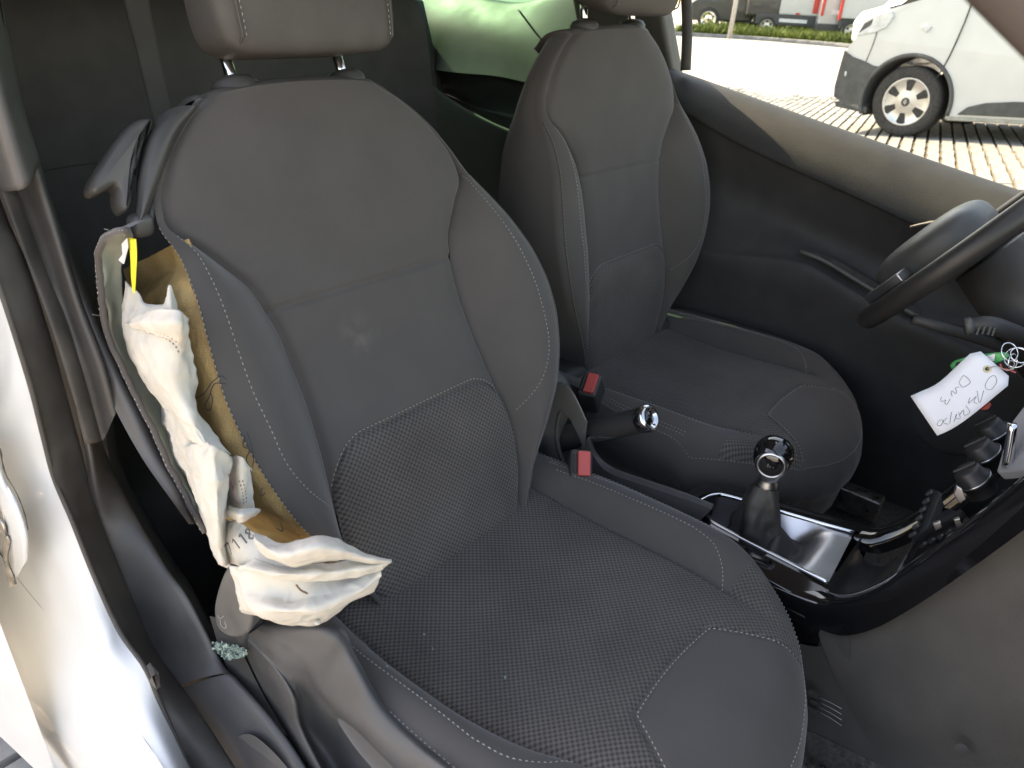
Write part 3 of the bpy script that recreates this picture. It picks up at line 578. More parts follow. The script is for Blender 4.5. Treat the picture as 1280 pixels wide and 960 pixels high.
def wing_at(u, v):
    ib, cr = f_ib(v), f_cr(v); q = (u-ib)/max(cr-ib, 1e-4)
    return wing(min(max(q, 0), 1), v)[1]

def seat_parts(x0, dy, dth, root, torn):
    def W(u, v, w_):
        y = O_Y+math.sin(TH0)*v-math.cos(TH0)*w_; z = O_Z+math.cos(TH0)*v+math.sin(TH0)*w_
        a, b = y-.38, z-.05
        return np.array([x0+u, .38+a*math.cos(dth)-b*math.sin(dth)+dy, .05+a*math.sin(dth)+b*math.cos(dth)])
    NV = W(0, 0, 1)-W(0, 0, 0)
    def stitch(pts, nm='stitching', parent=root, nrm=None, **k):
        V, F = dashesVF(pts, NV if nrm is None else nrm, **k); return mk(nm, V, F, THREAD, parent, smooth=False)
    # --- backrest panels
    def center(name, t0, t1, nt_, mt):
        ts = t0+(t1-t0)*clus(nt_); ss = -1+2*clus(90, .6); G, UV = [], []
        for t in ts:
            for s in ss:
                v = vrow(s, t); u = s*f_ib(v); G.append(W(u, v, w_center(s, v, t))); UV.append((u, v))
        return mk(name, G, gridF(len(ts), len(ss)), mt, root, uv=UV)
    center('lumbar_panel', 0, 1, 70, MESHF); center('centre_panel', 1, 2, 50, FABS if torn else FAB); center('upper_panel', 2, 3, 70, FAB)
    # top roll and back
    vt3 = vrow(1, 3); edge = [(-wing(q, vt3)[0], vt3-.035*max(0, q-2)**2, wing(q, vt3)[1]) for q in np.linspace(3, 0, 20)[:-1]]
    edge += [(s*f_ib(vrow(s, 3)), vrow(s, 3), w_center(s, vrow(s, 3), 3)) for s in np.linspace(-1, 1, 60)]
    edge += [(-u, v, w_) for u, v, w_ in edge[:19]][::-1]; G = []; UV = []
    for k in range(16):
        kk = k/15; a = kk*math.pi/2
        for u, v, w_ in edge:
            c_ = min(1, max(0, (w_+.105)/.10)); G.append(W(u*(1-.2*kk*kk*c_), v+(.014*math.sin(min(math.pi, kk*3.6))-.030*kk*kk)*c_, w_+(-.105-w_)*(.35*math.sin(a)*.5+(1-math.cos(a))*.825))); UV.append((u, kk*.1))
    mk('top_gusset', G, gridF(16, len(edge)), LEATH, root, uv=UV)
    vt = vrow(0, 3); back = [W(-.2, .42, -.11), W(.2, .42, -.11), W(.2, 0, -.11), W(-.2, 0, -.11)]
    prism('back_shell', [W(-.09, .525, -.10), W(.09, .525, -.10), W(.17, .42, -.10), W(.25, .2, -.10), W(.2, -.05, -.10), W(-.2, -.05, -.10), W(-.25, .2, -.10), W(-.17, .42, -.10)], -NV*.03, PLAS, root, bevel=.012)
    # side bolsters
    vr = np.concatenate([[vrow(1, t) for t in np.linspace(0, 1, 40)], [vrow(1, t) for t in np.linspace(1, 2, 50)[1:]], [vrow(1, t) for t in np.linspace(2, 3, 55)[1:]]])
    for sd in (-1, 1):
        dead = torn and sd == -1
        def block(name, q0, q1, nq, mt, vv=vr, **k):
            G, UV = [], []
            for v in vv:
                for q in np.linspace(q0, q1, nq):
                    u, w_ = wing(q, v); G.append(W(sd*u, v-.035*float(sst(.36, .54, v))*max(0, q-2)**2, w_)); UV.append((q*.06, v))
            return mk(name, G, gridF(len(vv), nq), mt, root, uv=UV, **k)
        block('side_bolster', 0, 1.55 if not dead else 1.38, 40, FAB, solid=.002 if dead else 0, off=-sd)
        if not dead: block('side_gusset', 1.55, 3, 24, FAB)
        # bolster crest stitch down to the lumbar panel
        pts = [(v, f_cr(v)-.004) for v in np.linspace(.422, .215, 60)]
        low = cat([(.215, f_cr(.215)-.004), (.17, .2205), (.14, .209), (.115, .192), (.085, .161)], 40); pts += [tuple(r_) for r_ in low[1:]]
        stitch([W(sd*u, v, wing_at(u, v)+.0006) for v, u in pts])
        # seam that the stitch follows, as a shallow piping line
        e = [W(sd*wing(1.55 if not dead else 1.37, v)[0], v, wing(1.55 if not dead else 1.37, v)[1]) for v in np.linspace(.43 if dead else .42, -.03, 90)]
        nn = W(sd*.6, 0, .8)-W(0, 0, 0)
        stitch([q+nn*.0012 for q in e], nrm=nn)
        if not dead: tube('piping', [q for q in e], .0016, FAB, root, n=6)
    # lumbar arch stitch
    pts = []
    for s in np.linspace(-.985, .985, 160):
        v = archv(s)+.0042; pts.append(W(s*f_ib(v), v, w_center(s, v, 1)+.0008))
    stitch(pts)
    # --- headrest
    UV_ = W(0, 1, 0)-W(0, 0, 0); tl_ = R(16); hu = UV_*math.cos(tl_)+NV*math.sin(tl_); hn = NV*math.cos(tl_)-UV_*math.sin(tl_); AX = np.array([[1, 0, 0], hn, hu]); hc = W(0, .577, .040)+hu*.084-hn*.040
    def hs(l):
        l = l.copy(); f = 1+.03*(l[2]/.085)-.05*(l[1] < 0); l[0] *= f; l[1] += .012*math.cos(l[0]/.14*1.5)*(1 if l[1] > 0 else -.5)
        l[2] += -.004*math.cos(l[0]/.14*math.pi/2)*0; return l
    V, F = superVF(hc, (.123, .043, .084), .30, AX, 72, 44, hs); hr = mk('headrest', V, F, LEATH, root, fixn=True)
    for sd in (-1, 1):
        pts = []
        for k in np.linspace(-1, 1, 60):
            l = hs(np.array([sd*.101, .0425, k*.076])); l[1] += .0015-.016*max(0, abs(k)-.86)/.14; pts.append(hc+AX[0]*l[0]+AX[1]*l[1]+AX[2]*l[2])
        V, F = dashesVF(pts, NV); mk('stitching', V, F, THREAD, hr, smooth=False)
        tube('seam', [p-NV*.001+np.array([sd*.004, 0, 0]) for p in pts], .0014, LEATH, hr, n=6)
    for sd in (-1, 1):
        tube('post', [W(sd*.078, .54, -.03), W(sd*.078, .64, -.03)], .0066, CHROME, hr, n=20)
        V, F = latheVF([(0, .012), (.012, .012), (.02, .009), (.024, .003), (.024, -.006)], W(sd*.078, .567, -.03), UV_, 28)
        V = np.array([W(sd*.078, .567, -.03)+(q-W(sd*.078, .567, -.03))*np.array([1.15, 1, 1]) for q in V]); mk('post_guide', V, F, PLAS, root, fixn=True)
    # --- cushion: top surface bounded by sides and a rounded front
    XB = x0; YB = dy
    f_yf = curve1([0, .05, .10, .16, .20, .23, .25, .262], [-.078, -.073, -.058, -.028, .008, .045, .08, .12], .008)
    f_in = curve1([.04, .075, .12, .2, .3, .45], [.150, .156, .174, .187, .188, .18], .02)      # groove
    f_ch = curve1([-.08, .04, .08, .13, .2, .3, .4, .45], [-.03, -.016, -.011, -.005, -.004, -.010, -.016, -.018], .02)
    f_cz = curve1([-.09, -.05, 0, .06, .12, .2, .3, .4, .45], [-.052, -.034, -.021, -.018, -.030, -.042, -.045, -.036, -.03], .02)
    f_hw = curve1([-.1, .2, .27, .36, .45], [.262, .262, .259, .240, .232], .02)
    def ctop(x, y):
        a = abs(x); g = f_in(y); cz = f_cz(y)+.0015*nz((x, y, 1), 12); ch = f_ch(y)
        if a < g:
            e = cz - .004*max(0, (a/g-.7)/.3)**2 + gro(g-a, .004, .005)*(1 if y > .07 else max(0, (y-.03)/.04))
        else:
            k = (a-g)/(.222-g)
            base = cz-.004
            if a < .222: e = base+(ch-base)*math.sin(min(1, k)*math.pi/2)**.9+gro(a-g, .004, .005)*(1 if y > .07 else max(0, (y-.03)/.04))
            else: e = -.026+(ch+.026)*math.cos(min(1, (a-.222)/.042)*math.pi/2)
        d = y-f_yf(a)                       # roll over the front edge
        if d < .05: e -= .026*((.05-d)/.05)**2.2
        return e
    def crow(s, t):
        """s -1..1 across, t 0 rear .. 1 front edge"""
        a = abs(s); y0 = .44; yf = f_yf(a*.262); y = y0+(yf-y0)*t; return s*f_hw(y), y
    fpan = lambda a: .068-.006*(a/.08)**2 if a < .08 else .062-(a-.08)*1.65
    ss = np.linspace(-1, 1, 150); ts = np.linspace(0, 1, 150)
    groups = {'cushion_mesh_panel': [], 'cushion_bolster': [], 'cushion_front_panel': []}
    G = np.array([[(*crow(s, t), 0) for s in ss] for t in ts]); Z = np.zeros(G.shape[:2])
    for i in range(150):
        for j in range(150):
            x, y = G[i, j, :2]; z = ctop(x, y); a = abs(x); f = fpan(a)
            if y < .12: z += gro(y-f, .0035, .004)
            Z[i, j] = z
    G[:,:,2] = Z; VW = (G+np.array([XB, YB, 0])).reshape(-1, 3); UVc = G[:,:,:2].reshape(-1, 2)
    for fc in gridF(150, 150):
        cx, cy = G.reshape(-1, 3)[list(fc), :2].mean(0)
        if cy < fpan(abs(cx)): groups['cushion_front_panel'].append(fc)
        elif abs(cx) > f_in(cy) and cy > .07: groups['cushion_bolster_l' if cx < 0 else 'cushion_bolster_r'] = groups.get('cushion_bolster_l' if cx < 0 else 'cushion_bolster_r', []); groups['cushion_bolster_l' if cx < 0 else 'cushion_bolster_r'].append(fc)
        else: groups['cushion_mesh_panel'].append(fc)
    for k, fs in groups.items():
        if not fs: continue
        used = sorted({i for f in fs for i in f}); mp = {v: i for i, v in enumerate(used)}
        mk(k.replace('_l', '').replace('_r', '') if 'bolster' in k else k, VW[used], [tuple(mp[i] for i in f) for f in fs], MESHF if 'mesh' in k else FAB, root, uv=UVc[used])
    # skirt following the sides and the front
    bd = [G[i, 0] for i in range(0, 150, 2)]+[G[149, j] for j in range(1, 149, 1)]+[G[i, 149] for i in range(149, -1, -2)]
    bd = np.array(bd); tg = np.gradient(bd[:,:2], axis=0); on = np.stack([tg[:,1], -tg[:,0]], 1); on /= np.linalg.norm(on, axis=1)[:,None]
    ctr = np.array([0, .2]); on *= np.sign(np.sum(on*(bd[:,:2]-ctr), 1))[:,None]
    rows = []
    for k in range(16):
        a = k/15; dp = .125*a; bl = .010*math.sin(min(1, a*1.6)*math.pi)-.02*max(0, a-.5)
        r_ = bd.copy(); r_[:,:2] += on*bl; r_[:,2] -= dp; rows.append(r_)
    rows = np.array(rows)+np.array([XB, YB, 0]); mk('cushion_skirt', rows.reshape(-1, 3), gridF(16, len(bd)), FAB, root, uv=np.zeros((rows.shape[0]*rows.shape[1], 2)))
    stitch([q+np.array([XB, YB, .0006])+np.append(o_*.0006, 0) for q, o_ in zip(bd, on)], nrm=np.array([0, 0, 1.]))
    for sd in (-1, 1):
        pts = [(.219-.006*sst(.3, .4, y), y) for y in np.linspace(.38, .16, 50)]+[tuple(r_) for r_ in cat([(.219, .155), (.210, .12), (.187, .095), (.158, .078)], 24)]
        stitch([np.array([XB+sd*x, YB+y, ctop(x, y)+.0006]) for x, y in pts], nrm=np.array([0, 0, 1.]))
        for dx_ in (.009, .014):
          pts = [(f_hw(y)-dx_, y) for y in np.linspace(.40, .13, 60)]
          stitch([np.array([XB+sd*x, YB+y, ctop(x, y)+.0006]) for x, y in pts], nrm=np.array([sd*.8, 0, .6]))
    pts = [(x, fpan(abs(x))-.0042) for x in np.linspace(-.155, .155, 140)]
    pts = [(x, y) for x, y in pts if y > f_yf(abs(x))+.006]
    stitch([np.array([XB+x, YB+y, ctop(x, y)+.0008]) for x, y in pts], nrm=np.array([0, -.2, 1.]))
    # hidden frame and runners
    box('seat_frame', (XB, YB+.2, -.2), (.44, .42, .1), PLAS, root, bevel=.01)
    for sd in (-1, 1): box('runner', (XB+sd*.2, YB+.17, -.285), (.04, .58, .05), STEEL, root, bevel=.004)
    # rear infill between cushion and backrest
    box('seat_base_rear', (XB, YB+.45, -.10), (.42, .1, .16), PLAS, root, bevel=.02)
    return W, NV

ps = thing('passenger_seat', 'dark grey front seat in the foreground with torn side and burst foam', 'car seat', (0, .2, -.31), 'front seats')
WP, NP = seat_parts(0, 0, 0, ps, True)
ds = thing('driver_seat', 'dark grey front seat behind the steering wheel, upright and intact', 'car seat', (.70, .36, -.31), 'front seats')
WD, ND = seat_parts(.70, .1586, .28996, ds, False)
for wd in (ds,):
    for s_ in (1,):
        V, F = superVF((.70+s_*.272, .44, -.09), (.02, .2, .07), .5); mk('side_cover', V, F, PLAS, wd, fixn=True)

# --- burst outboard side of the passenger seat: foam, cover flap, ribbon
G, UV = [], []
vv = np.linspace(.411, -.02, 110)
for i, v in enumerate(vv):
    for j, k in enumerate(np.linspace(0, 1, 40)):
        q = 1.32+k*1.68; u, w_ = wing(min(q, 2), min(v, .40)); w_ = w_ if q <= 2 else w_+(-.15-w_)*(q-2); dep = .006+.004*math.sin(k*math.pi)
        nzv = .004*nz((u, v*1.0, w_), 28)+.002*nz((u, v, w_), 80, 5)
        if v > .375: nzv += -.010*min(1, (v-.375)/.012)          # the upper block steps back
        elif v > .345: nzv += .004
        G.append(WP(-(u-dep+nzv), v, w_-(.004 if k < .05 else 0)))
mk('foam', G, gridF(110, 40), FOAM, ps)

# ================================================================== damage on the passenger seat's door side
def BP(u, v, w_):
    """point of the backrest's plane at height w_ seen at a pixel"""
    o = WP(0, 0, w_); d = FW+RX*((u-640)/FPX)+DN*((v-480)/FPX); return CAM+d*(((o-CAM)@NP)/(d@NP))
# shoulder shell and tilt handle
def smooth_loop(pts, w_, n): return [BP(a, b, w_) for a, b in cat(pts+[pts[0]], n)[:-1]]
def BPL(l): return [BP(a, b, w_) for a, b, w_ in l]
loft('shoulder_shell', [BPL([(252, 132, -.03), (228, 166, -.03), (208, 212, -.03), (192, 256, -.03), (180, 282, -.03)]), BPL([(244, 132, -.012), (219, 164, -.008), (200, 212, -.008), (186, 252, -.010), (176, 278, -.014)]), BPL([(222, 133, -.016), (201, 160, -.010), (186, 205, -.008), (178, 245, -.010), (173, 274, -.016)]), BPL([(199, 144, -.026), (181, 178, -.024), (172, 215, -.024), (170, 248, -.024), (170, 271, -.026)]), BPL([(205, 140, -.06), (190, 175, -.06), (182, 215, -.06), (180, 245, -.06), (178, 268, -.06)])], PLASM, ps, n=30, m=7)
def domed(name, px, w0, steps, mt_, n=56):
    o = np.array([BP(a, b, w0) for a, b in cat(px+[px[0]], n+1)[:-1]]); t_ = np.roll(o, -1, 0)-np.roll(o, 1, 0); t_ /= np.linalg.norm(t_, axis=1)[:,None]; inn = np.cross(t_, NP)
    if np.sum(inn*(o.mean(0)-o)) < 0: inn = -inn
    rows = []
    for off, hgt in steps:
        r_ = o+inn*off+NP*hgt
        for _ in range(3): r_ = (np.roll(r_, 1, 0)+2*r_+np.roll(r_, -1, 0))/4
        rows.append(r_)
    V = np.vstack(rows); F = gridF(len(rows), n, True)+[tuple((len(rows)-1)*n+j for j in range(n))]
    return mk(name, V, F, mt_, ps, fixn=True)
domed('tilt_handle', [(112, 231), (115, 242), (124, 243), (137, 234), (149, 227), (147, 240), (150, 256), (158, 268), (166, 255), (168, 225), (171, 200), (179, 176), (196, 149), (186, 146), (170, 148), (150, 171), (131, 199)], -.012, [(.004, -.03), (0, -.024), (0, -.008), (.0006, -.004), (.002, -.001), (.0042, .0012), (.0062, .002)], PLASM)
V, F = superVF(BP(176, 281, -.026), (.012, .011, .012), .7); mk('shell_bracket', V, F, PLASM, ps, fixn=True)
tube('cover_edge', [BP(a, b, -.024) for a, b in cat([(278, 113), (248, 136), (225, 169), (203, 219), (191, 262), (185, 290)], 40)], .0045, PLASM, ps, n=8)
# torn-open cover flap
fe = [(160, 287), (143, 290), (130, 300), (125, 320), (127, 360), (134, 409), (149, 445), (167, 485), (190, 530), (212, 579), (234, 619), (257, 664)]
fi = [(166, 300), (160, 312), (155, 325), (152, 342), (153, 365), (158, 395), (166, 436), (190, 480), (210, 521), (228, 566), (247, 605), (266, 660)]
FE = cat(PL(fe, x=-.292), 60); FI = cat(PL(fi, x=-.266), 60)
def rag(G):
    G = G.copy()
    for i in range(G.shape[0]):
        for j in range(G.shape[1]): G[i, j] += np.array([.004*nz(G[i, j], 40), .003*nz(G[i, j], 60, 3), 0])
    return G
flp = loft('cover_flap', [FE, FE*.5+FI*.5+np.array([.004, .006, 0]), FI], FELT, ps, n=60, m=6, fn=rag, solid=.002)
loft('flap_outer_cover', [FE+np.array([-.002, 0, 0]), [q+np.array([.012, .02, -.004]) for q in FE], [q+np.array([.035, .04, -.006]) for q in FE]], FAB, ps, n=60, m=5)
tube('flap_piping', [q+np.array([-.002, -.002, 0])+.0015*np.array([nz(q, 90), nz(q, 90, 2), nz(q, 90, 4)]) for q in FE], .0034, FAB, ps, n=8)
V, F = dashesVF(FE+np.array([-.005, -.002, .001]), np.array([-.8, -.5, .2])); mk('stitching', V, F, THREAD, ps, smooth=False)
segs = []
for k in range(12):
    q = FE[rng.integers(0, 36)]; d = rng.normal(0, 1, 3)*.5+np.array([-.9, -.3, .3]); L_ = rng.uniform(.003, .007); segs.append(tubeVF([q, q+d*L_*.5, q+d*L_+rng.normal(0, .002, 3)], .0003, 4))
for v_, f_ in segs: mk('frayed_thread', v_, f_, FELT, ps)
yr = [PL([(161, 297), (163, 320), (164, 345), (166, 368)], x=-.281), PL([(170, 299), (171, 320), (170, 345), (169, 368)], x=-.279)]
loft('yellow_ribbon', yr, YEL, ps, n=16, m=3, solid=.0006)
prism('torn_label', [P(*q, x=-.284) for q in ((152, 305), (158, 298), (159, 310), (154, 330), (148, 325), (153, 318))], np.array([.001, 0, 0]), WHITEP, ps)
# threads on the foam
for pts in ([(243, 498), (255, 492), (265, 478), (276, 470), (283, 474)], [(283, 480), (268, 480), (262, 495), (256, 508), (262, 513), (266, 500), (263, 490)], [(306, 545), (304, 558), (312, 562), (308, 575), (314, 590), (316, 604)], [(309, 540), (314, 556), (317, 570), (316, 584)], [(328, 610), (326, 620), (332, 616)], [(350, 652), (353, 664), (346, 660)]):
    tube('loose_thread', cat([P(a, b, x=-.272+.01*(a-250)/100) for a, b in pts], 24), .0005, DTHREAD, ps, n=5)

# ================================================================== burst side airbag
ab = thing('side_airbag', 'burst cream airbag cloth spilling from the torn seat side', 'airbag', P(330, 775, x=-.29))
from mathutils.bvhtree import BVHTree
BAGV, BAGF = [], []
def patch(name, rows, nr=40, nc=44, amp=.0022, seed=0, fr=30, parent=ab):
    A = np.array([[P(a, b, x=c_) for a, b, c_ in r_] for r_ in rows]); A = catu(A, nr); A = np.swapaxes(catu(np.swapaxes(A, 0, 1), nc), 0, 1)
    du, dv_ = np.gradient(A, axis=0), np.gradient(A, axis=1); n_ = np.cross(du, dv_); n_ /= np.linalg.norm(n_, axis=2)[:,:,None]+1e-9
    for i in range(nr):
        for j in range(nc):
            p = A[i, j]; r1 = 1-abs(nz(p, fr, seed))*2.2; r2 = 1-abs(nz(p*np.array([1, .6, 1.3]), fr*2.1, seed+9))*2.2
            A[i, j] = p+n_[i, j]*amp*(r1+.45*r2-.7)
            if i in (0, nr-1) or j in (0, nc-1): A[i, j] += .0008*np.array([nz(p, 120, 1), nz(p, 120, 2), nz(p, 120, 3)])
    V = A.reshape(-1, 3); F = gridF(nr, nc); o_ = sum(len(v) for v in BAGV); BAGV.append(V); BAGF.extend([tuple(i+o_ for i in f) for f in F])
    return mk(name, V, F, BAG, parent, solid=.0008)
patch('upper_bag', [[(158,351,-.274),(168,362,-.279),(180,374,-.281),(190,377,-.279),(200,380,-.274)], [(150,388,-.278),(165,392,-.290),(185,396,-.296),(210,392,-.290),(222,388,-.276)], [(152,412,-.282),(172,420,-.298),(195,425,-.302),(222,422,-.294),(235,408,-.280)], [(163,445,-.284),(182,452,-.302),(205,455,-.306),(225,450,-.296),(240,443,-.278)], [(180,475,-.284),(198,482,-.302),(216,486,-.306),(232,480,-.294),(246,468,-.276)], [(197,498,-.282),(212,505,-.298),(228,508,-.304),(240,505,-.294),(245,498,-.278)], [(215,520,-.284),(228,526,-.300),(240,530,-.304),(250,532,-.296),(257,530,-.280)], [(235,548,-.286),(245,555,-.300),(256,560,-.304),(268,562,-.298),(288,568,-.282)]], 70, 44, .003, 1, 26)
patch('folded_flap', [[(157,404,-.292),(180,391,-.306),(205,387,-.310),(225,389,-.306),(237,398,-.292)], [(159,406,-.298),(184,403,-.314),(208,405,-.318),(226,408,-.312),(236,412,-.298)], [(163,409,-.296),(186,416,-.308),(206,423,-.312),(221,431,-.308),(229,441,-.298)]], 26, 40, .0016, 3, 40)
patch('pointed_tip', [[(211,358,-.290),(212,357,-.291),(214,360,-.290)], [(207,374,-.292),(212,372,-.297),(219,377,-.291)], [(201,391,-.293),(212,392,-.303),(224,393,-.294)]], 24, 20, .0012, 5, 40)
patch('left_drape', [[(193,488,-.272),(215,500,-.284),(240,510,-.278)], [(202,525,-.274),(222,532,-.290),(248,540,-.282)], [(209,553,-.276),(230,560,-.292),(256,565,-.283)], [(222,580,-.278),(238,588,-.294),(266,585,-.286)], [(238,604,-.280),(252,612,-.292),(275,610,-.286)]], 44, 30, .0032, 7, 34)
patch('side_drape', [[(226,560,-.288),(245,554,-.300),(265,556,-.304),(289,571,-.284)], [(233,585,-.289),(250,590,-.306),(270,595,-.309),(288,598,-.286)], [(241,612,-.289),(256,620,-.308),(272,625,-.312),(285,622,-.288)], [(252,642,-.290),(262,648,-.307),(273,650,-.311),(282,648,-.290)], [(263,675,-.292),(268,682,-.306),(275,685,-.308),(283,680,-.292)], [(272,702,-.292),(277,705,-.302),(281,706,-.304),(288,704,-.292)]], 56, 34, .003, 11, 30)
patch('inner_pocket', [[(286,572,-.272),(300,570,-.274),(314,586,-.264)], [(285,605,-.274),(300,605,-.279),(315,610,-.266)], [(283,640,-.276),(300,645,-.281),(320,645,-.268)]], 30, 26, .0016, 13, 40)
patch('tie_band', [[(282,630,-.286),(300,636,-.291),(316,635,-.280),(325,636,-.271)], [(283,638,-.290),(300,645,-.296),(314,642,-.284),(324,639,-.272)], [(285,645,-.287),(300,653,-.292),(312,648,-.281),(322,642,-.271)]], 16, 30, .001, 15, 50)
patch('printed_band', [[(274,658,-.284),(286,652,-.288),(296,650,-.287)], [(269,680,-.289),(292,674,-.297),(314,666,-.288)], [(268,694,-.291),(298,690,-.300),(332,684,-.288)], [(279,706,-.291),(312,705,-.300),(348,699,-.286)], [(295,714,-.286),(330,718,-.294),(372,716,-.282)]], 44, 40, .0018, 17, 26)
dx = lambda u: float(np.interp(u, [280, 330, 370, 400, 430, 460, 490], [-.308, -.304, -.292, -.274, -.254, -.238, -.224]))
def rr_(pts, off): return [(a, b, dx(a)-o_) for (a, b), o_ in zip(pts, off if hasattr(off, '__len__') else [off]*len(pts))]
patch('pouch_roll', [rr_([(314,662),(332,672),(357,679),(395,671),(426,676),(459,693),(489,701)], 0), rr_([(318,674),(336,688),(360,693),(398,684),(430,689),(460,698),(489,702)], [.01,.014,.016,.016,.014,.01,.002]), rr_([(322,684),(340,700),(365,708),(402,703),(434,701),(462,704),(488,703)], [.004,.006,.006,.006,.005,.004,0])], 30, 70, .0022, 19, 26)
patch('pouch_band', [rr_([(318,698),(338,705),(365,709),(402,705),(434,702),(464,701),(489,700)], .0), rr_([(304,706),(326,713),(355,717),(395,716),(430,713),(462,709),(484,706)], [.006,.010,.012,.012,.012,.008,.002]), rr_([(294,711),(316,715),(345,723),(390,727),(432,723),(460,718),(475,714)], [.002,.006,.010,.010,.010,.006,.002])], 24, 70, .0016, 21, 30)
patch('pouch', [rr_([(289,706),(320,712),(355,720),(392,722),(430,719),(458,715),(475,712)], 0), rr_([(292,730),(322,740),(355,746),(392,746),(428,738),(456,731),(477,718)], [.004,.006,.004,.010,.012,.010,.004]), rr_([(298,752),(325,762),(358,766),(392,764),(424,754),(450,742),(471,730)], [.006,.014,.016,.018,.016,.012,.004]), rr_([(306,767),(332,775),(366,782),(396,779),(425,766),(448,752),(468,737)], [-.004,-.002,-.002,-.002,-.002,-.002,0])], 50, 80, .0034, 23, 22)
BT = BVHTree.FromPolygons([tuple(v) for v in np.vstack(BAGV)], BAGF)
def onbag(u, v, off=.0011):
    d = FW+RX*((u-640)/FPX)+DN*((v-480)/FPX); d /= np.linalg.norm(d); h, n_, i, t = BT.ray_cast(Vector(CAM), Vector(d))
    return None if h is None else np.array(h)-d*off
def bagline(pts, n=40):
    q = [onbag(a, b) for a, b in cat(pts, n)]; return np.array([x for x in q if x is not None])
segs = []
for pts in ([(186, 413), (200, 416), (215, 423), (225, 432), (228, 442)], [(187, 417), (200, 420), (213, 427), (221, 435), (224, 444)], [(177, 372), (183, 381), (186, 390)], [(181, 371), (187, 380), (190, 389)], [(299, 600), (303, 615), (305, 630)], [(303, 600), (307, 615), (308, 629)]):
    l = bagline(pts)
    if len(l) > 4: segs.append(dashesVF(l, CAM-l, L=.0028, gap=.0014, wd=.0008))
V, F = merge(segs); mk('brown_stitching', V, F, THREADB, ab, smooth=False)
l = bagline([(285, 592), (292, 612), (297, 630)]); tube('red_stitch', l, .0005, RED, ab, n=5)
# printed batch number 7118, slanting up to the right
rd, ud = np.array([.80, -.60]), np.array([-.60, -.80]); o0 = np.array([288., 694.]); chars = {'7': [[(0, 1), (.6, 1), (.2, 0)]], '1': [[(.1, .8), (.35, 1), (.35, 0)]], '8': [[(.3, .52), (.05, .75), (.3, 1), (.55, .75), (.3, .52), (0, .25), (.3, 0), (.6, .25), (.3, .52)]]}
segs = []
for k, ch in enumerate('7118'):
    for st_ in chars[ch]:
        l = bagline([tuple(o0+rd*(k*10.5+a*12)+ud*(b*14)) for a, b in st_], 30) if ch == '8' else np.vstack([bagline([tuple(o0+rd*(k*10.5+a*12)+ud*(b*14)) for a, b in st_[i:i+2]], 10) for i in range(len(st_)-1)])
        if len(l) > 3: segs.append(tubeVF(l, .0008, 5))
V, F = merge(segs); mk('printed_number', V, F, INK, ab)
l = bagline([(370, 731), (376, 738), (384, 742)]); tube('loose_thread', l, .0009, THREADB, ab, n=5)
V, F = superVF(P(397, 778, x=dx(397)-.004), (.003, .003, .002), 1); mk('knot', V, F, BAG, ab)

# ================================================================== centre console
cs = thing('centre_console', 'gloss black centre console with silver tray between the seats', 'console', (.35, .1, -.33))
ZT = -.05
near = [(.345, .200), (.318, .190), (.307, .165), (.300, .08), (.296, -.011)]; farr = [(.345, .200), (.372, .192), (.386, .17), (.408, .08), (.431, -.001)]
nl_, fl_ = cat([(*q, ZT) for q in near], 40), cat([(*q, ZT) for q in farr], 40)
rimp = np.vstack([nl_[::-1], fl_[1:]])
tube('chrome_rim', rimp, .0026, CHROME, cs, n=10)
# satin tray: sloping lip at the front, sunken well at the rear
G = []
for i in range(40):
    for k in np.linspace(0, 1, 24):
        p = nl_[i]+(fl_[i]-nl_[i])*k; y = p[1]
        dz = -.004-.034*float(sst(.02, .07, y))*(min(1, 4*k*(1-k)*1.3)) - .012*math.exp(-((y-.12)/.05)**2)*min(1, 4*k*(1-k))
        G.append((p[0], y, ZT+dz))
fr_ = [f for f in gridF(40, 24) if np.mean([G[i][1] for i in f]) < .105]; wl_ = [f for f in gridF(40, 24) if np.mean([G[i][1] for i in f]) >= .105]
for nm_, fs_, mt_ in (('silver_tray', fr_, SATIN), ('shaded_tray_well', wl_, KNOB)):  # rear of the satin tray is blackened to paint in the recess shade
    us_ = sorted({i for f in fs_ for i in f}); mp_ = {v: i for i, v in enumerate(us_)}; mk(nm_, np.array(G)[us_], [tuple(mp_[i] for i in f) for f in fs_], mt_, cs)
# gloss black surround: outer side walls and the deck around the tray
on_ = [(.345, .235), (.290, .222), (.268, .185), (.258, .08), (.252, -.03)]; of_ = [(.345, .235), (.40, .222), (.425, .185), (.447, .08), (.468, -.02)]
o1, o2 = cat([(*q, ZT-.010) for q in on_], 40), cat([(*q, ZT-.010) for q in of_], 40)
for nm, a, b in (('near', nl_, o1), ('far', fl_, o2)):
    loft('gloss_surround', [a+np.array([0, 0, .0]), a*.6+b*.4+np.array([0, 0, .002]), b, b+np.array([0, 0, -.018]), b*.97+np.array([.345*.03, 0, -.05]), b*.95+np.array([.345*.05, 0, -.09])], GLOSS, cs, n=50, m=4)
prism('side_slot', [(.2545, .10, -.083), (.2535, -.005, -.080), (.256, -.012, -.092), (.260, .10, -.10)], np.array([-.004, 0, -.001]), PLASM, cs, bevel=.0015)
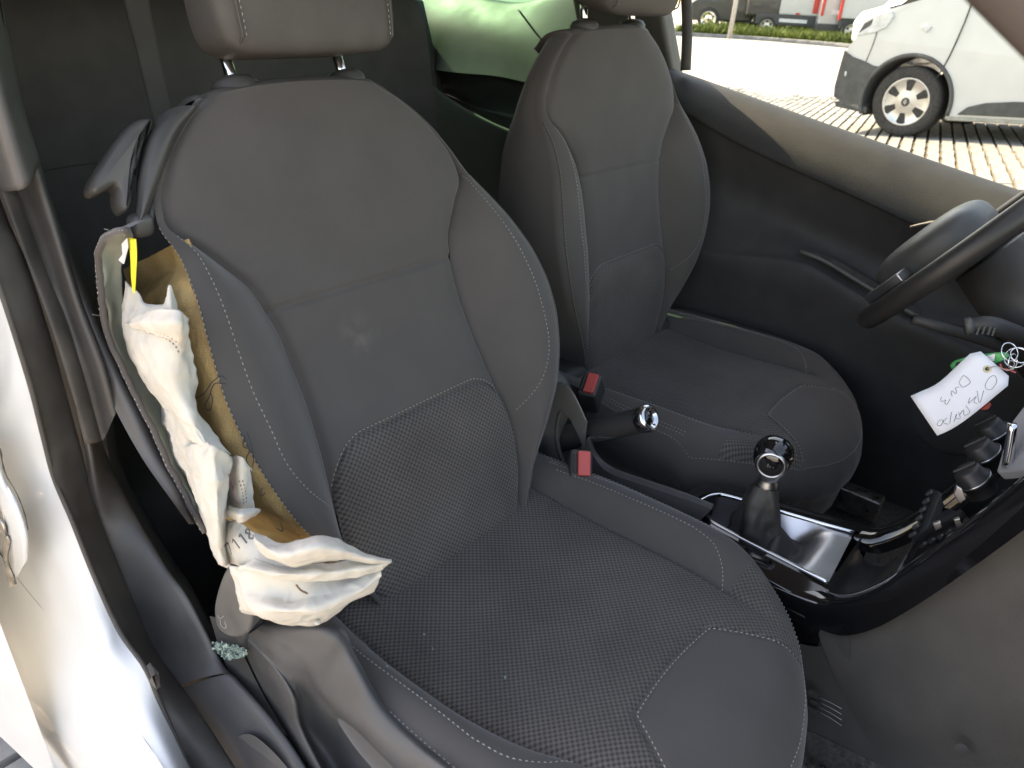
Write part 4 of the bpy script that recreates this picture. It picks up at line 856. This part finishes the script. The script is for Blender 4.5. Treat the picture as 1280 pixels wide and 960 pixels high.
# cubby between tray and stack, then the rising gloss band
cb = [[(.252, -.03, ZT-.01), (.36, -.03, ZT-.008), (.468, -.02, ZT-.01)]]
prof = [(-.012, -.052), (-.016, -.085), (-.03, -.098), (-.05, -.092), (-.064, -.06)]
G = [(x, y, z) for y, z in prof for x in np.linspace(.285, .44, 12)]
mk('cubby', G, gridF(len(prof), 12), PLAS, cs)
band = [(.10, -.075), (-.012, -.062), (-.045, -.045), (-.075, -.005), (-.105, .055), (-.135, .125), (-.165, .20), (-.19, .27)]
def xb(side, k): k = max(0, k-1); return (.25-.008*k if side < 0 else .468+.012*k)
for side in (-1, 1):
    A = [(xb(side, k), y-.012, z-.028) for k, (y, z) in enumerate(band)]; B = [(xb(side, k), y, z) for k, (y, z) in enumerate(band)]
    C_ = [(xb(side, k)-side*.010, y+.008, z+.008) for k, (y, z) in enumerate(band)]; D_ = [(xb(side, k)-side*.036, y+.006, z+.006) for k, (y, z) in enumerate(band)]
    E_ = [(xb(side, k)-side*.040, y-.012, z-.01) for k, (y, z) in enumerate(band)]
    loft('gloss_band', [A, B, C_, D_, E_], GLOSS, cs, n=40, m=4)
face = [(y-.004, z) for y, z in band[3:]]
FN = np.array([0, .85, .53])/np.linalg.norm([0, .85, .53])
mk('stack_face', [(x, y, z) for y, z in face for x in np.linspace(.262, .47, 6)], gridF(len(face), 6), GLOSS, cs)
# row of small chrome-tipped switches at the foot of the stack
for k in range(6):
    c_ = P(1141+k*4.3, 668-k*10.4, x=.40+.012*k); V, F = boxVF(c_, (.008, .005, .011), [(1, 0, 0), FN, np.cross((1, 0, 0), FN)]); mk('switch', V, F, mat('switch_metal', (.12, .12, .13), .3, .6) if k == 0 else bpy.data.materials['switch_metal'], cs, fixn=True, bevel=.0015)
prism('switch_panel', [q-FN*.004 for q in (P(1134, 678, x=.398), P(1149, 676, x=.398), P(1174, 612, x=.470), P(1158, 606, x=.470))], -FN*.012, KNOB, cs, bevel=.002)
# three rotary heater knobs
for (px, py, xx) in ((1217, 599, .335), (1230, 567, .385), (1242, 540, .435)):
    c_ = P(px, py, x=xx); ax_ = FN*.8+np.array([-.25, .1, .35]); ax_ /= np.linalg.norm(ax_)
    kn_ = lathe('heater_knob', [(0, .017), (.0125, .0165), (.0150, .013), (.0165, .004), (.0195, .001), (.0195, -.004), (.0165, -.006), (.0165, -.02)], c_, ax_, KNOB, cs, 32)
    x_, y_, z_ = axes_from(ax_); box('pointer', c_+z_*.018, (.004, .026, .004), KNOB, kn_, ax=[x_, y_, z_], bevel=.001)
    lathe('knob_ring', [(.0196, .0008), (.0203, 0), (.0196, -.0012)], c_, ax_, SATIN, kn_, 32)
# silver accents around the knobs, radio edge
for q in (((1192, 618), (1196, 608), (1203, 612), (1208, 624), (1200, 630)), ((1166, 655), (1176, 652), (1178, 660), (1170, 664)), ((1192, 650), (1200, 648), (1202, 656), (1196, 660))):
    prism('silver_accent', [P(*a, x=.30) for a in q], np.array([.004, .002, 0]), SATIN, cs, bevel=.001)
prism('radio_panel', [P(1245, 590, x=.31), P(1262, 530, x=.36), P(1300, 480, x=.40), P(1300, 585, x=.30)], -FN*.012, mat('radio_grey', (.2, .2, .21), .4), cs, bevel=.002)
tube('radio_bar', cat(PL([(1258, 583), (1262, 560), (1266, 530)], x=.315), 8), .005, CHROME, cs, n=10)
# passenger-side cheek of the console and carpeted tunnel
def cx(y, z): return .262+.05*min(0, z+.05)*-.3
bnd = band[1:]
chk = [[(.252-.006*k*.9, y-.014, z-.029) for k, (y, z) in enumerate(bnd)], [(.249, y-.02, z-.045) for (y, z) in bnd], [(.225, -.09, -.16), (.22, -.12, -.13), (.215, -.16, -.10), (.21, -.22, -.04), (.205, -.30, .04), (.20, -.38, .12), (.20, -.42, .2)], [(.205, -.15, -.20), (.20, -.18, -.19), (.195, -.22, -.17), (.19, -.3, -.14), (.185, -.4, -.1), (.18, -.5, -.05), (.18, -.55, 0)]]
loft('footwell_cheek', chk, CPANEL, cs, n=40, m=6)
tl = [[(.262, .24, -.13), (.256, .08, -.14), (.252, -.02, -.125), (.25, -.06, -.075)], [(.245, .24, -.2), (.24, .08, -.2), (.235, -.02, -.185), (.225, -.10, -.165)], [(.225, .24, -.28), (.22, .05, -.27), (.215, -.06, -.24), (.205, -.16, -.205)]]
loft('tunnel_side', tl, CPANEL, cs, n=30, m=6)
loft('tunnel_carpet', [[(.228, .24, -.26), (.222, .05, -.255), (.217, -.06, -.225), (.203, -.2, -.19), (.19, -.5, -.11)], [(.17, .24, -.325), (.165, .05, -.325), (.16, -.06, -.32), (.15, -.25, -.30), (.13, -.5, -.24)], [(-.3, .24, -.328), (-.3, .05, -.328), (-.3, -.06, -.325), (-.3, -.25, -.31), (-.3, -.55, -.25)]], CARPET, cs, n=40, m=6)
for q in ((1017, 868), (1019, 878), (1016, 887)):
    c_ = P(*q, x=.218); box('carpet_cutout', c_, (.006, .014, .007), TYRE, cs, bevel=.001)
for k in range(4):
    a = P(1024, 872+k*6, x=.2205); b = P(1052, 886+k*7, x=.216); tube('carpet_thread', [a, (a+b)/2+np.array([-.001, 0, .002]), b], .0005, THREAD, cs, n=5)
lathe('carpet_clip', [(0, .001), (.005, .0008), (.007, 0)], P(1202, 938, x=.185), (-.8, 0, .5), TYRE, cs, 20)
# tunnel top: handbrake housing and rear console
prism('tunnel', [(.24, .215, -.12), (.47, .215, -.12), (.47, .215, -.33), (.24, .215, -.33)], np.array([0, .5, 0]), PLAS, cs, bevel=.02)
hs_ = [P(700, 590, x=.29), P(690, 560, x=.29), P(676, 520, x=.295), P(684, 492, x=.30), P(700, 480, x=.305), P(712, 487, x=.31), P(722, 508, x=.315), P(732, 530, x=.32)]
prism('console_back', [(.262, .50, -.13), (.262, .47, -.02), (.262, .50, .03), (.262, .56, .05), (.262, .62, .02), (.262, .64, -.13)], np.array([.15, 0, 0]), PLASM, cs, bevel=.018)
a1 = PL([(707, 585), (697, 555), (698, 525), (706, 508), (714, 503), (722, 515), (731, 532)], x=.300)
tube('housing_lip', cat(a1, 24), .004, PLAS2, cs, n=8)
G1 = PL([(700, 604), (684, 560), (675, 525), (680, 494), (697, 478), (712, 484), (724, 505), (734, 528)], x=.293)
loft('handbrake_housing', [[q+np.array([.0, .0, -.05]) for q in G1], G1, cat(a1, 8), [q+np.array([.012, 0, -.03]) for q in cat(a1, 8)]], PLAS2, cs, n=30, m=5)
loft('console_spine', [PL([(734, 548), (742, 570), (760, 590), (800, 605), (850, 622), (890, 636)], x=.30), PL([(738, 546), (746, 566), (764, 583), (804, 598), (852, 614), (892, 630)], x=.315), PL([(740, 556), (748, 575), (768, 596), (808, 612), (852, 630), (890, 645)], x=.345)], PLASM, cs, n=30, m=5)
loft('console_spine_side', [PL([(734, 548), (742, 570), (760, 590), (800, 605), (850, 622), (890, 636)], x=.30), [(.262, .45, -.14), (.262, .4, -.14), (.262, .36, -.14), (.262, .3, -.14), (.262, .25, -.14), (.262, .22, -.14)]], PLAS, cs, n=30, m=5)

# handbrake
hb = thing('handbrake', 'black handbrake lever with chrome end cap between the seats', 'handbrake', P(715, 560, x=.33))
tip, base = P(809, 523, x=.33), P(700, 549, x=.33); dv = (tip-base)/np.linalg.norm(tip-base); L_ = np.linalg.norm(tip-base)
V, F = latheVF([(.018, 0), (.018, L_*.4), (.0185, L_*.5), (.0195, L_*.75), (.0195, L_*.93)], base, dv, 28); mk('grip', V, F, BOOT, hb)
lathe('end_cap', [(.0195, -.012), (.0212, -.008), (.0218, .002), (.019, .008), (.0145, .008), (.0135, .004), (0, .003)], tip, dv, CHROME, hb, 32)
lathe('release_button', [(0, .006), (.009, .0055), (.0115, .003)], tip, dv, GLOSS, hb, 24)
sp = cat([base+dv*L_*.33+np.array([-.012, -.012, .005]), base+dv*L_*.5+np.array([-.012, -.012, -.004]), base+dv*L_*.68+np.array([-.011, -.011, -.010])], 16); tube('silver_insert', sp, list(np.interp(np.linspace(0, 1, 16), [0, .4, 1], [.008, .0065, .001])), SATIN, hb, n=12)
lathe('lever_base', [(.02, -.03), (.022, .0), (.0205, L_*.3), (.018, L_*.36)], base, dv, PLAS, hb, 24)

# gear lever
gl = thing('gear_lever', 'gear lever with glossy black and silver knob in leather boot', 'gear lever', (.35, .112, -.07))
B0 = np.array([.35, .112, -.070]); K0 = P(966, 571, x=.348); GA = K0-B0; GL_ = np.linalg.norm(GA); GA = GA/GL_
x_, y_, z_ = axes_from(GA, (0, 1, 0)); G = []; nb = 48
for i, t in enumerate(np.linspace(0, 1, 30)):
    r0 = np.interp(t, [0, .12, .35, .7, .86, 1], [.031, .030, .028, .025, .0205, .0155]); 
    for j in range(nb):
        a = 2*math.pi*j/nb; fold = 1+.24*(1-t*.6)*math.sin(4*a+3.2*t+.7)*min(1, t*4)+.06*math.sin(9*a-6*t)*min(1, t*3)*(1-t)+.07*nz((math.cos(a)*2, math.sin(a)*2, t*4), 1.3); ex = 1.25-.25*min(1, t*3)
        G.append(B0+GA*(GL_*.66*t)+(x_*math.cos(a)+y_*math.sin(a)*ex)*r0*fold)
mk('boot', G, gridF(30, nb, True), BOOT, gl)
G = []
for i, k in enumerate(np.linspace(0, 1, 40)):
    for j, q in enumerate(np.linspace(0, 1, 30)):
        y = .15-.115*k; x = .312+.088*q; e = math.sin(math.pi*q)**.6*math.sin(math.pi*min(1, k*.9+.1))**.6
        G.append((x, y, ZT-.036+e*(.030+.013*math.sin(k*11+q*3+2*nz((k, q, 0), 3)))))
mk('boot_skirt', G, gridF(40, 30), BOOT, gl)
lathe('collar', [(.0145, GL_*.60), (.0150, GL_*.62), (.0150, GL_*.68), (.0125, GL_*.72), (.0125, GL_*.80), (.015, GL_*.84)], B0, GA, SATIN, gl, 32)
V, F = superVF(K0+GA*.003, (.0265, .0265, .027), .9, [x_, y_, z_], 40, 24); mk('knob', V, F, GLOSS, gl, fixn=True)
fd = CAM-K0; fd /= np.linalg.norm(fd); fd = fd*.9+np.array([-.10, -.05, -.42]); fd /= np.linalg.norm(fd); fx, fy, fz = axes_from(fd)
lathe('silver_ring', [(.0210, .010), (.0218, .0170), (.0206, .0228), (.0180, .0250), (.0160, .0246), (.0153, .0225)], K0-GA*.002, fd, SATIN, gl, 40)
lathe('badge_disc', [(0, .0262), (.008, .0258), (.0132, .0248), (.0160, .0232)], K0-GA*.002, fd, mat('badge_black', (.012, .012, .013), .6, spec=.2), gl, 32)
lathe('knob_neck', [(.0145, -.034), (.0155, -.028), (.0195, -.020), (.022, -.012)], K0, GA, SATIN, gl, 32)
bx, by = np.cross(fd, np.array([0, 0, 1.])), None; bx /= np.linalg.norm(bx); by = np.cross(bx, fd)
V, F = merge([boxVF(K0-GA*.002+fd*.0264+bx*(-.003+.0035*k)*1.0+by*.0015, (.0022, .0006, .0052), [bx, fd, by]) for k in range(3)]); mk('badge_mark', V, F, PLAS2, gl, smooth=False)
segs = []
tp = GA*.75+fd*.66; tp /= np.linalg.norm(tp); tx = np.cross(tp, np.array([0, 0, 1.])); tx /= np.linalg.norm(tx); ty = np.cross(tx, tp)
def onk(a, b):
    d_ = tp+tx*a+ty*b; d_ /= np.linalg.norm(d_); return K0+GA*.003+d_*.0271
for a in (-.35, 0, .35): segs.append(tubeVF([onk(a, -.22), onk(a, 0), onk(a, .22)], .0005, 5))
segs.append(tubeVF([onk(-.35, 0), onk(0, 0), onk(.35, 0)], .0005, 5))
for a, b in ((-.35, .36), (0, .36), (.35, .36), (-.35, -.36), (0, -.36), (.35, -.36)): segs.append(tubeVF([onk(a, b-.05), onk(a+.02, b), onk(a, b+.05)], .0006, 5))
V, F = merge(segs); mk('shift_pattern', V, F, WHITEP, gl)

# belt buckles
def buckle(lbl, top, dirv, facing):
    b = thing('belt_buckle', lbl, 'belt buckle', top-dirv*.09, 'seat belt buckles'); d_ = dirv/np.linalg.norm(dirv); f_ = facing-d_*(facing@d_); f_ /= np.linalg.norm(f_); s_ = np.cross(d_, f_)
    box('housing', top-d_*.032, (.047, .034, .066), PLAS, b, ax=[s_, f_, d_], bevel=.005)
    box('release_button', top+d_*.0015+f_*.003, (.038, .019, .012), RED, b, ax=[s_, f_, d_], bevel=.002)
    box('slot', top+d_*.0012-f_*.0105, (.030, .005, .006), TYRE, b, ax=[s_, f_, d_], bevel=.0008)
    tube('stalk', [top-d_*.06, top-d_*.10+f_*.004, top-d_*.16], .011, PLAS, b, n=12)
t1_ = P(727, 580, x=.235); buckle('red buttoned belt buckle beside the torn passenger seat', t1_, np.array([-.45, -.45, .77]), np.array([.5, -.75, .1]))
t2_ = P(737, 480, x=.42); buckle('red buttoned belt buckle between handbrake and driver seat', t2_, np.array([-.55, -.15, .82]), np.array([.3, -.9, 0]))

# ================================================================== driver door
dr = thing('driver_door', 'black moulded door trim with sunlit ledge on the far side', 'car door', (1.05, .25, -.3))
b0 = [(815, 78), (850, 90), (900, 107), (1000, 143), (1100, 178), (1200, 213), (1320, 254)]
b1 = [(815, 128), (850, 138), (871, 149), (926, 180), (984, 207), (1040, 232), (1081, 250), (1135, 276), (1200, 292), (1320, 305)]
A0 = PL(b0, x=1.115); A1 = cat(PL(b1, x=1.0), 12)
mid = [a*.62+b*.38+np.array([-.012, 0, .022]) for a, b in zip(cat(A0, 12), A1)]
mid2 = [a*.25+b*.75+np.array([-.012, 0, .016]) for a, b in zip(cat(A0, 12), A1)]
loft('upper_trim', [[q+np.array([.02, 0, -.03]) for q in cat(A0, 12)], [q+np.array([.004, 0, 0]) for q in cat(A0, 12)], mid, mid2, A1, [q+np.array([.016, 0, -.006]) for q in A1]], DOORP, dr, n=60, m=6)
b2 = PL([(815, 200), (871, 215), (926, 245), (984, 275), (1081, 320), (1135, 345), (1200, 370), (1320, 400)], x=1.045)
b3 = PL([(815, 285), (871, 300), (940, 310), (1000, 320), (1060, 352), (1110, 380), (1200, 420), (1320, 470)], x=1.005)
b4 = PL([(815, 300), (871, 318), (940, 330), (1000, 340), (1060, 372), (1110, 400), (1200, 440), (1320, 490)], x=.985)
b5 = PL([(815, 340), (871, 372), (940, 400), (1000, 420), (1060, 445), (1110, 470), (1200, 510), (1320, 560)], x=1.0)
b6 = [q*np.array([1, 1, 0])+np.array([.02, 0, -.335]) for q in b5]
DOORD = mat('door_lower_plastic', (.043, .043, .044), .6, var=.1, bump=.5, bs=900, spec=.35)
loft('lower_trim', [[q+np.array([.016, 0, -.006]) for q in A1], b2, b3, b4, b5, b6], DOORD, dr, n=60, m=6)
sl0 = PL([(1000, 314), (1030, 326), (1070, 350), (1110, 374), (1150, 398)], x=1.0); sl1 = PL([(1010, 312), (1040, 322), (1078, 343), (1116, 366), (1150, 388)], x=1.008)
tube('pull_edge', cat(sl0, 24), .0045, PLAS2, dr, n=8)
prism('pull_recess', list(cat(sl0, 8))+list(cat(sl1, 8))[::-1], np.array([.03, 0, -.01]), TYRE, dr)
hd = PL([(1138, 283), (1160, 277), (1200, 273), (1240, 272), (1290, 274), (1290, 300), (1240, 305), (1190, 300), (1160, 292)], x=.992)
prism('handle_bezel', hd, np.array([.02, 0, 0]), TYRE, dr, bevel=.003)
tube('handle_ring', cat(PL([(1138, 284), (1155, 280), (1190, 275), (1240, 272), (1290, 274)], x=.990), 24), .0028, PLAS2, dr, n=8)
tube('inner_handle', cat(PL([(1192, 302), (1174, 296), (1170, 290), (1180, 285), (1200, 283), (1260, 284)], x=.990), 24), .003, CHROME, dr, n=8)
loft('outer_skin', [[(1.13, .76, .46), (1.13, 0, .33), (1.13, -.9, .22)], [(1.2, .78, .1), (1.2, 0, .05), (1.2, -.9, .0)], [(1.18, .78, -.3), (1.18, 0, -.3), (1.18, -.9, -.3)]], CPAINT, dr, n=14, m=5)
loft('door_glass', [[q+np.array([.01, 0, -.01]) for q in list(cat(A0, 8))+[np.array([1.115, -.35, .27]), np.array([1.1, -.8, .2])]], [np.array([.985, .80, .885]), np.array([.985, .5, .9]), np.array([.985, .2, .86]), np.array([1.0, -.1, .70]), np.array([1.04, -.45, .47]), np.array([1.08, -.8, .25])]], WGLASS, dr, n=24, m=6)
lathe('speaker_grille', [(0, .006), (.07, .004), (.08, 0)], (1.0, -.02, -.08), (-1, 0, .1), PLAS, dr, 36)

# ================================================================== steering wheel and dashboard
sw = thing('steering_wheel', 'black leather steering wheel with silver spoke trim before driver seat', 'steering wheel', (.70, .01, .33))
WC = np.array([.708, .006, .328]); WN = np.array([0, .80, .60]); WU = np.array([0, -.60, .80]); WX = np.array([1., 0, 0])
rim = []
for k in range(72):
    a = 2*math.pi*k/72; r_ = .185
    yy = max(-.82, math.sin(a)); rim.append(WC+WX*r_*math.cos(a)+WU*r_*yy)
V, F = tubeVF(rim, .0165, 16, closed=True); mk('rim', V, F, WHEELL, sw, fixn=True)
def hubf(l):
    l = l.copy(); l[0] *= 1-.22*max(0, -l[1]/.085); return l
V, F = superVF(WC-WU*.050+WN*.020, (.092, .088, .040), .62, [WX, WU, WN], 48, 24, hubf); mk('airbag_cover', V, F, PLASM, sw, fixn=True)
for sd in (-1, 1):
    pr = [WC+WX*sd*.07+WU*.03, WC+WX*sd*.178+WU*.012, WC+WX*sd*.178-WU*.028, WC+WX*sd*.07-WU*.045]
    prism('spoke', [q-WN*.012 for q in pr], WN*.014, PLAS, sw, bevel=.004)
    t_ = [WC+WX*sd*.080-WU*.070, WC+WX*sd*.160-WU*.060, WC+WX*sd*.150-WU*.100, WC+WX*sd*.115-WU*.135]
    prism('spoke_trim', [q+WN*.016 for q in t_], WN*.014, SATIN, sw, bevel=.002)
lw = [WC-WU*.07+WX*.03, WC-WU*.15+WX*.02, WC-WU*.15-WX*.02, WC-WU*.07-WX*.03]; prism('lower_spoke', [q-WN*.012 for q in lw], WN*.012, PLAS, sw, bevel=.004)
tube('column', [WC-WN*.03, WC-WN*.22], [.055, .075], PLAS, sw, n=24)
for lbl, pts, rr in (('thick black column stalk with ridged end beside the steering wheel', [(1208, 408, .56), (1222, 406, .565), (1240, 407, .57), (1285, 424, .62), (1320, 436, .66)], [.010, .013, .013, .011, .010]), ('slim black stalk low under the steering wheel rim', [(1140, 399, .60), (1155, 402, .605), (1175, 408, .61), (1230, 425, .65), (1290, 450, .70)], [.007, .009, .009, .008, .008])):
    pp = cat([P(a, b, x=c_) for a, b, c_ in pts], 24); rr = np.interp(np.linspace(0, 1, 24), np.linspace(0, 1, 5), rr)
    st = thing('column_stalk', lbl, 'stalk', pp[0], 'steering column stalks'); tube('arm', pp, rr, PLAS, st, n=14)
    if 'thick' in lbl:
        for k in range(4): box('ridge', pp[2+k]+np.array([-.011, -.004, -.004]), (.004, .003, .012), PLAS2, st, bevel=.001)
        tube('tip_cap', [pp[0]-(pp[1]-pp[0])*.3, pp[1]], .0118, PLAS2, st, n=14)
db = thing('dashboard', 'black dashboard at the right edge behind the steering wheel', 'dashboard', (.35, -.5, -.2))
loft('top_pad', [[(-.28, -.42, .16), (.2, -.40, .20), (.55, -.28, .30), (1.0, -.25, .3)], [(-.28, -.50, .26), (.2, -.47, .28), (.55, -.30, .40), (1.0, -.3, .36)], [(-.28, -1.0, .3), (.2, -1.0, .3), (.55, -1.0, .32), (1.0, -1.0, .3)]], PLAS, db, n=30, m=6)
loft('lower_pad', [[(.50, -.22, .30), (.75, -.20, .30), (1.0, -.22, .28)], [(.50, -.18, .1), (.75, -.16, .1), (1.0, -.18, .1)], [(.50, -.3, -.1), (.75, -.3, -.1), (1.0, -.3, -.1)]], PLAS, db, n=20, m=6)
loft('glovebox', [[(-.28, -.44, .14), (0, -.44, .16), (.22, -.42, .18)], [(-.28, -.5, -.05), (0, -.5, -.04), (.2, -.5, -.03)], [(-.28, -.7, -.12), (0, -.7, -.12), (.2, -.7, -.12)]], PLAS, db, n=20, m=6)
loft('firewall', [[(-.33, -1.05, .3), (1.05, -1.05, .3)], [(-.33, -.95, -.33), (1.05, -.95, -.33)]], PLAS, db, n=8, m=4)
loft('bonnet', [[(-.4, -1.05, .32), (.35, -1.1, .36), (1.1, -1.05, .32)], [(-.4, -1.9, .15), (.35, -2.0, .2), (1.1, -1.9, .15)]], CPAINT, car, n=12, m=4)

# ------------------------------------------------------------------ keys and paper tag
kt = thing('paper_tag', 'white paper tag with pencilled numbers hanging from the key', 'tag', P(1200, 540, x=.40))
TO = P(1205, 490, x=.405); tn = CAM-TO; tn /= np.linalg.norm(tn); tn = tn*.9+np.array([-.2, .2, .25]); tn /= np.linalg.norm(tn)
def TP(u, v, off=0):
    d = FW+RX*((u-640)/FPX)+DN*((v-480)/FPX); k = ((TO-CAM)@tn)/(d@tn); p = CAM+d*k
    b_ = ((v-480)-(u-1205)*-.72)/40; return p+tn*(off-.006*(1-min(1, max(0, (1215-u)/70)))*0+.004*math.sin((u-1140)/120*3.14))
top_ = cat([(1138, 495), (1150, 490), (1175, 478), (1213, 443)], 12); bot_ = cat([(1172, 545), (1190, 537), (1215, 520), (1260, 482)], 12)
topf = list(top_)+[(1226.5, 440)]; botf = list(bot_)+[(1261, 470)]
V = [TP(*(np.array(a)*(1-t)+np.array(b)*t)) for a, b in zip(topf, botf) for t in np.linspace(0, 1, 6)]
mk('card', V, gridF(13, 6), PAPER, kt, solid=.0004)
lathe('eyelet', [(.0022, .0008), (.0038, .0009), (.0046, .0004)], TP(1234.5, 462, .0004), tn, mat('eyelet', (.62, .55, .36), .6), kt, 24); lathe('eyelet_hole', [(0, .0012), (.0023, .0012)], TP(1234.5, 462, .0003), tn, TYRE, kt, 20)
strokes = [  # handwritten DS3 and 0 14 36/20, read upside down, in photo pixels
 [(1200.6, 481), (1200, 478), (1203, 473), (1206, 470.5), (1213.5, 477.8), (1209, 483), (1203.5, 484.8), (1200.6, 481)], [(1199.5, 484.5), (1195, 486), (1196.5, 490), (1195, 493), (1191, 489.5), (1189.5, 491.5), (1191, 496)], [(1188.5, 499.5), (1184.5, 506), (1181.8, 504.5), (1183, 500.5), (1179, 502.5), (1176.5, 501), (1177.5, 497)],
 [(1245, 471), (1246, 478), (1240, 487), (1234, 487), (1232, 482), (1237, 473), (1242, 470), (1245, 471)], [(1230, 489), (1225, 505), (1222, 489)], [(1222, 505), (1218, 503), (1221, 496), (1214, 503), (1211, 505), (1213, 498)], [(1208, 508), (1213, 516), (1206, 520), (1205, 513), (1200, 520)], [(1199, 516), (1201, 524), (1195, 523), (1197, 518), (1193, 528)], [(1190, 516), (1188, 530)], [(1180, 526), (1177, 532), (1172, 532), (1175, 526), (1180, 526)], [(1184, 523), (1180, 529), (1186, 531)]]
segs = [tubeVF([TP(u, v, .0007) for u, v in cat(s, 4*len(s))], .0003, 4) for s in strokes]
V, F = merge(segs); mk('handwriting', V, F, PEN, kt)
ky = thing('key_bunch', 'green key fob and wire rings on the ignition behind the tag', 'keys', P(1230, 450, x=.43))
V, F = [], []
for (u, v, r_, ax_) in ((1262, 440, .011, (-.5, -.6, .6)), (1270, 447, .012, (-.8, .2, .5)), (1266, 452, .009, (-.3, -.8, .3)), (1275, 444, .010, (-.6, -.2, .8))):
    x_, y_, z_ = axes_from(ax_); c_ = P(u, v, x=.425); tube('wire_ring', [c_+(x_*math.cos(a)+y_*math.sin(a))*r_ for a in np.linspace(0, 2*math.pi, 28)[:-1]], .0008, CHROME, ky, n=6, closed=True)
fob = cat(PL([(1188, 458), (1196, 451), (1225, 444), (1258, 441), (1262, 447), (1240, 456), (1205, 461), (1194, 464)], x=.435)+[P(1188, 458, x=.435)], 30)[:-1]
prism('green_fob', fob, np.array([.006, .003, -.002]), GREENP, ky, bevel=.002)
lathe('fob_hole', [(0, .001), (.004, .001)], P(1198, 456, x=.434), (-.8, -.4, .4), TYRE, ky, 16)
prism('white_label', PL([(1230, 446), (1244, 442), (1243, 451), (1232, 454)], x=.433), np.array([.001, 0, 0]), WHITEP, ky)
prism('red_tab', PL([(1226, 512), (1237, 503), (1240, 506), (1236, 512), (1230, 513)], x=.43), np.array([.003, .002, 0]), RED, ky, bevel=.001)
tube('red_string', cat(PL([(1250, 455), (1254, 462), (1257, 461), (1270, 466)], x=.42), 12), .0009, RED, ky, n=6)
tube('tag_string', cat([TP(1234.5, 462, .001), TP(1246, 459, .004), P(1260, 463, x=.41), P(1268, 455, x=.42), P(1262, 445, x=.425)], 24), .0006, THREAD, ky, n=6)

# ================================================================== seat side trim, lever, crumbs
def PX(l): return [P(a, b, x=c_) for a, b, c_ in l]
loft('side_trim', [PX([(290,800,-.262),(308,845,-.262),(330,890,-.262),(348,930,-.262),(370,980,-.262),(390,1020,-.262)]), PX([(296,803,-.280),(312,845,-.280),(335,890,-.280),(352,930,-.280),(375,980,-.280),(395,1020,-.280)]), PX([(304,798,-.285),(340,838,-.288),(362,872,-.289),(373,910,-.289),(400,965,-.289),(425,1015,-.289)]), PX([(308,795,-.284),(348,835,-.286),(372,870,-.280),(384,912,-.272),(412,965,-.270),(440,1015,-.270)]), PX([(312,792,-.283),(358,832,-.284),(384,876,-.270),(415,930,-.258),(445,980,-.256),(470,1020,-.256)]), PX([(318,788,-.281),(370,825,-.280),(398,872,-.268),(438,916,-.258),(478,962,-.256),(520,1010,-.256)]), PX([(322,785,-.279),(380,815,-.276),(408,868,-.272),(448,908,-.270),(492,955,-.270),(540,1005,-.270)]), PX([(330,778,-.272),(405,788,-.262),(432,825,-.257),(470,885,-.257),(520,935,-.258),(590,990,-.260)]), PX([(340,770,-.25),(420,780,-.245),(445,820,-.245),(480,880,-.245),(530,930,-.248),(600,985,-.25)])], PLASM, ps, n=60, m=7)
lv = [(284, 709), (277, 722), (269, 747), (267, 767), (272, 786), (286, 797), (302, 797), (312, 788), (315, 765), (312, 735), (300, 712)]
prism('recline_lever', [P(a, b, x=-.300) for a, b in cat(lv+[lv[0]], 40)[:-1]], np.array([.026, .010, 0]), PLAS2, ps, bevel=.008, bseg=4)
V, F = merge([tubeVF([P(a, b, x=-.3008) for a, b in cat(l, 10)], .0004, 5) for l in ([(272, 769), (275, 773), (280, 770)], [(275, 774), (277, 783), (283, 785), (281, 777)])]); mk('lever_symbol', V, F, THREAD, ps)
box('lever_pivot', P(312, 788, x=-.275), (.03, .025, .03), PLAS, ps, bevel=.006)
tube('runner_rail', PX([(300, 850, -.285), (335, 905, -.285), (372, 965, -.285), (395, 1000, -.285)]), .006, PLAS, ps, n=10)
# broken window glass
def shardVF(c_, s):
    q = rng.normal(0, 1, (6, 3)); q /= np.linalg.norm(q, axis=1)[:,None]; v = c_+q*s*rng.uniform(.6, 1, (6, 1))
    return v, [(0,1,2),(0,2,3),(0,3,4),(0,4,1),(5,2,1),(5,3,2),(5,4,3),(5,1,4)]
parts = []
for k in range(260):
    u = rng.uniform(265, 307); v = 803+(u-266)*.2+rng.uniform(0, 1)*(6+10*math.sin((u-262)/46*3.1)); parts.append(shardVF(P(u, v, x=-.296+rng.uniform(-.004, .004)), rng.uniform(.002, .0045)))
V, F = merge(parts); tag(mk('broken_glass', V, F, GLASSC, None, smooth=False), 'heap of green glass crumbs between sill and torn seat', 'broken glass', kind='stuff')
loft('sill_gap_trim', [PX([(262, 770, -.296), (275, 812, -.296), (292, 850, -.296), (330, 900, -.296)]), PX([(285, 775, -.286), (305, 820, -.286), (330, 870, -.286), (360, 920, -.286)])], PLAS, car, n=12, m=3)
for (u, v, s) in ((530, 793, .0022), (540, 811, .0025), (631, 847, .0022), (484, 833, .0015)):
    V, F = shardVF(P(u, v, z=-.036 if u > 500 else -.002), s); o = mk('glass_crumb', V, F, GLASSC, None, smooth=False); tag(o, {530: 'tiny green glass crumb on the seat mesh nearest the airbag pouch', 540: 'larger pale green glass crumb on the seat mesh beside another', 631: 'slim glass crumb alone near the middle of the seat mesh', 484: 'white glass speck on the outer cushion bolster'}[u], 'glass crumb', 'glass crumbs on the seat')
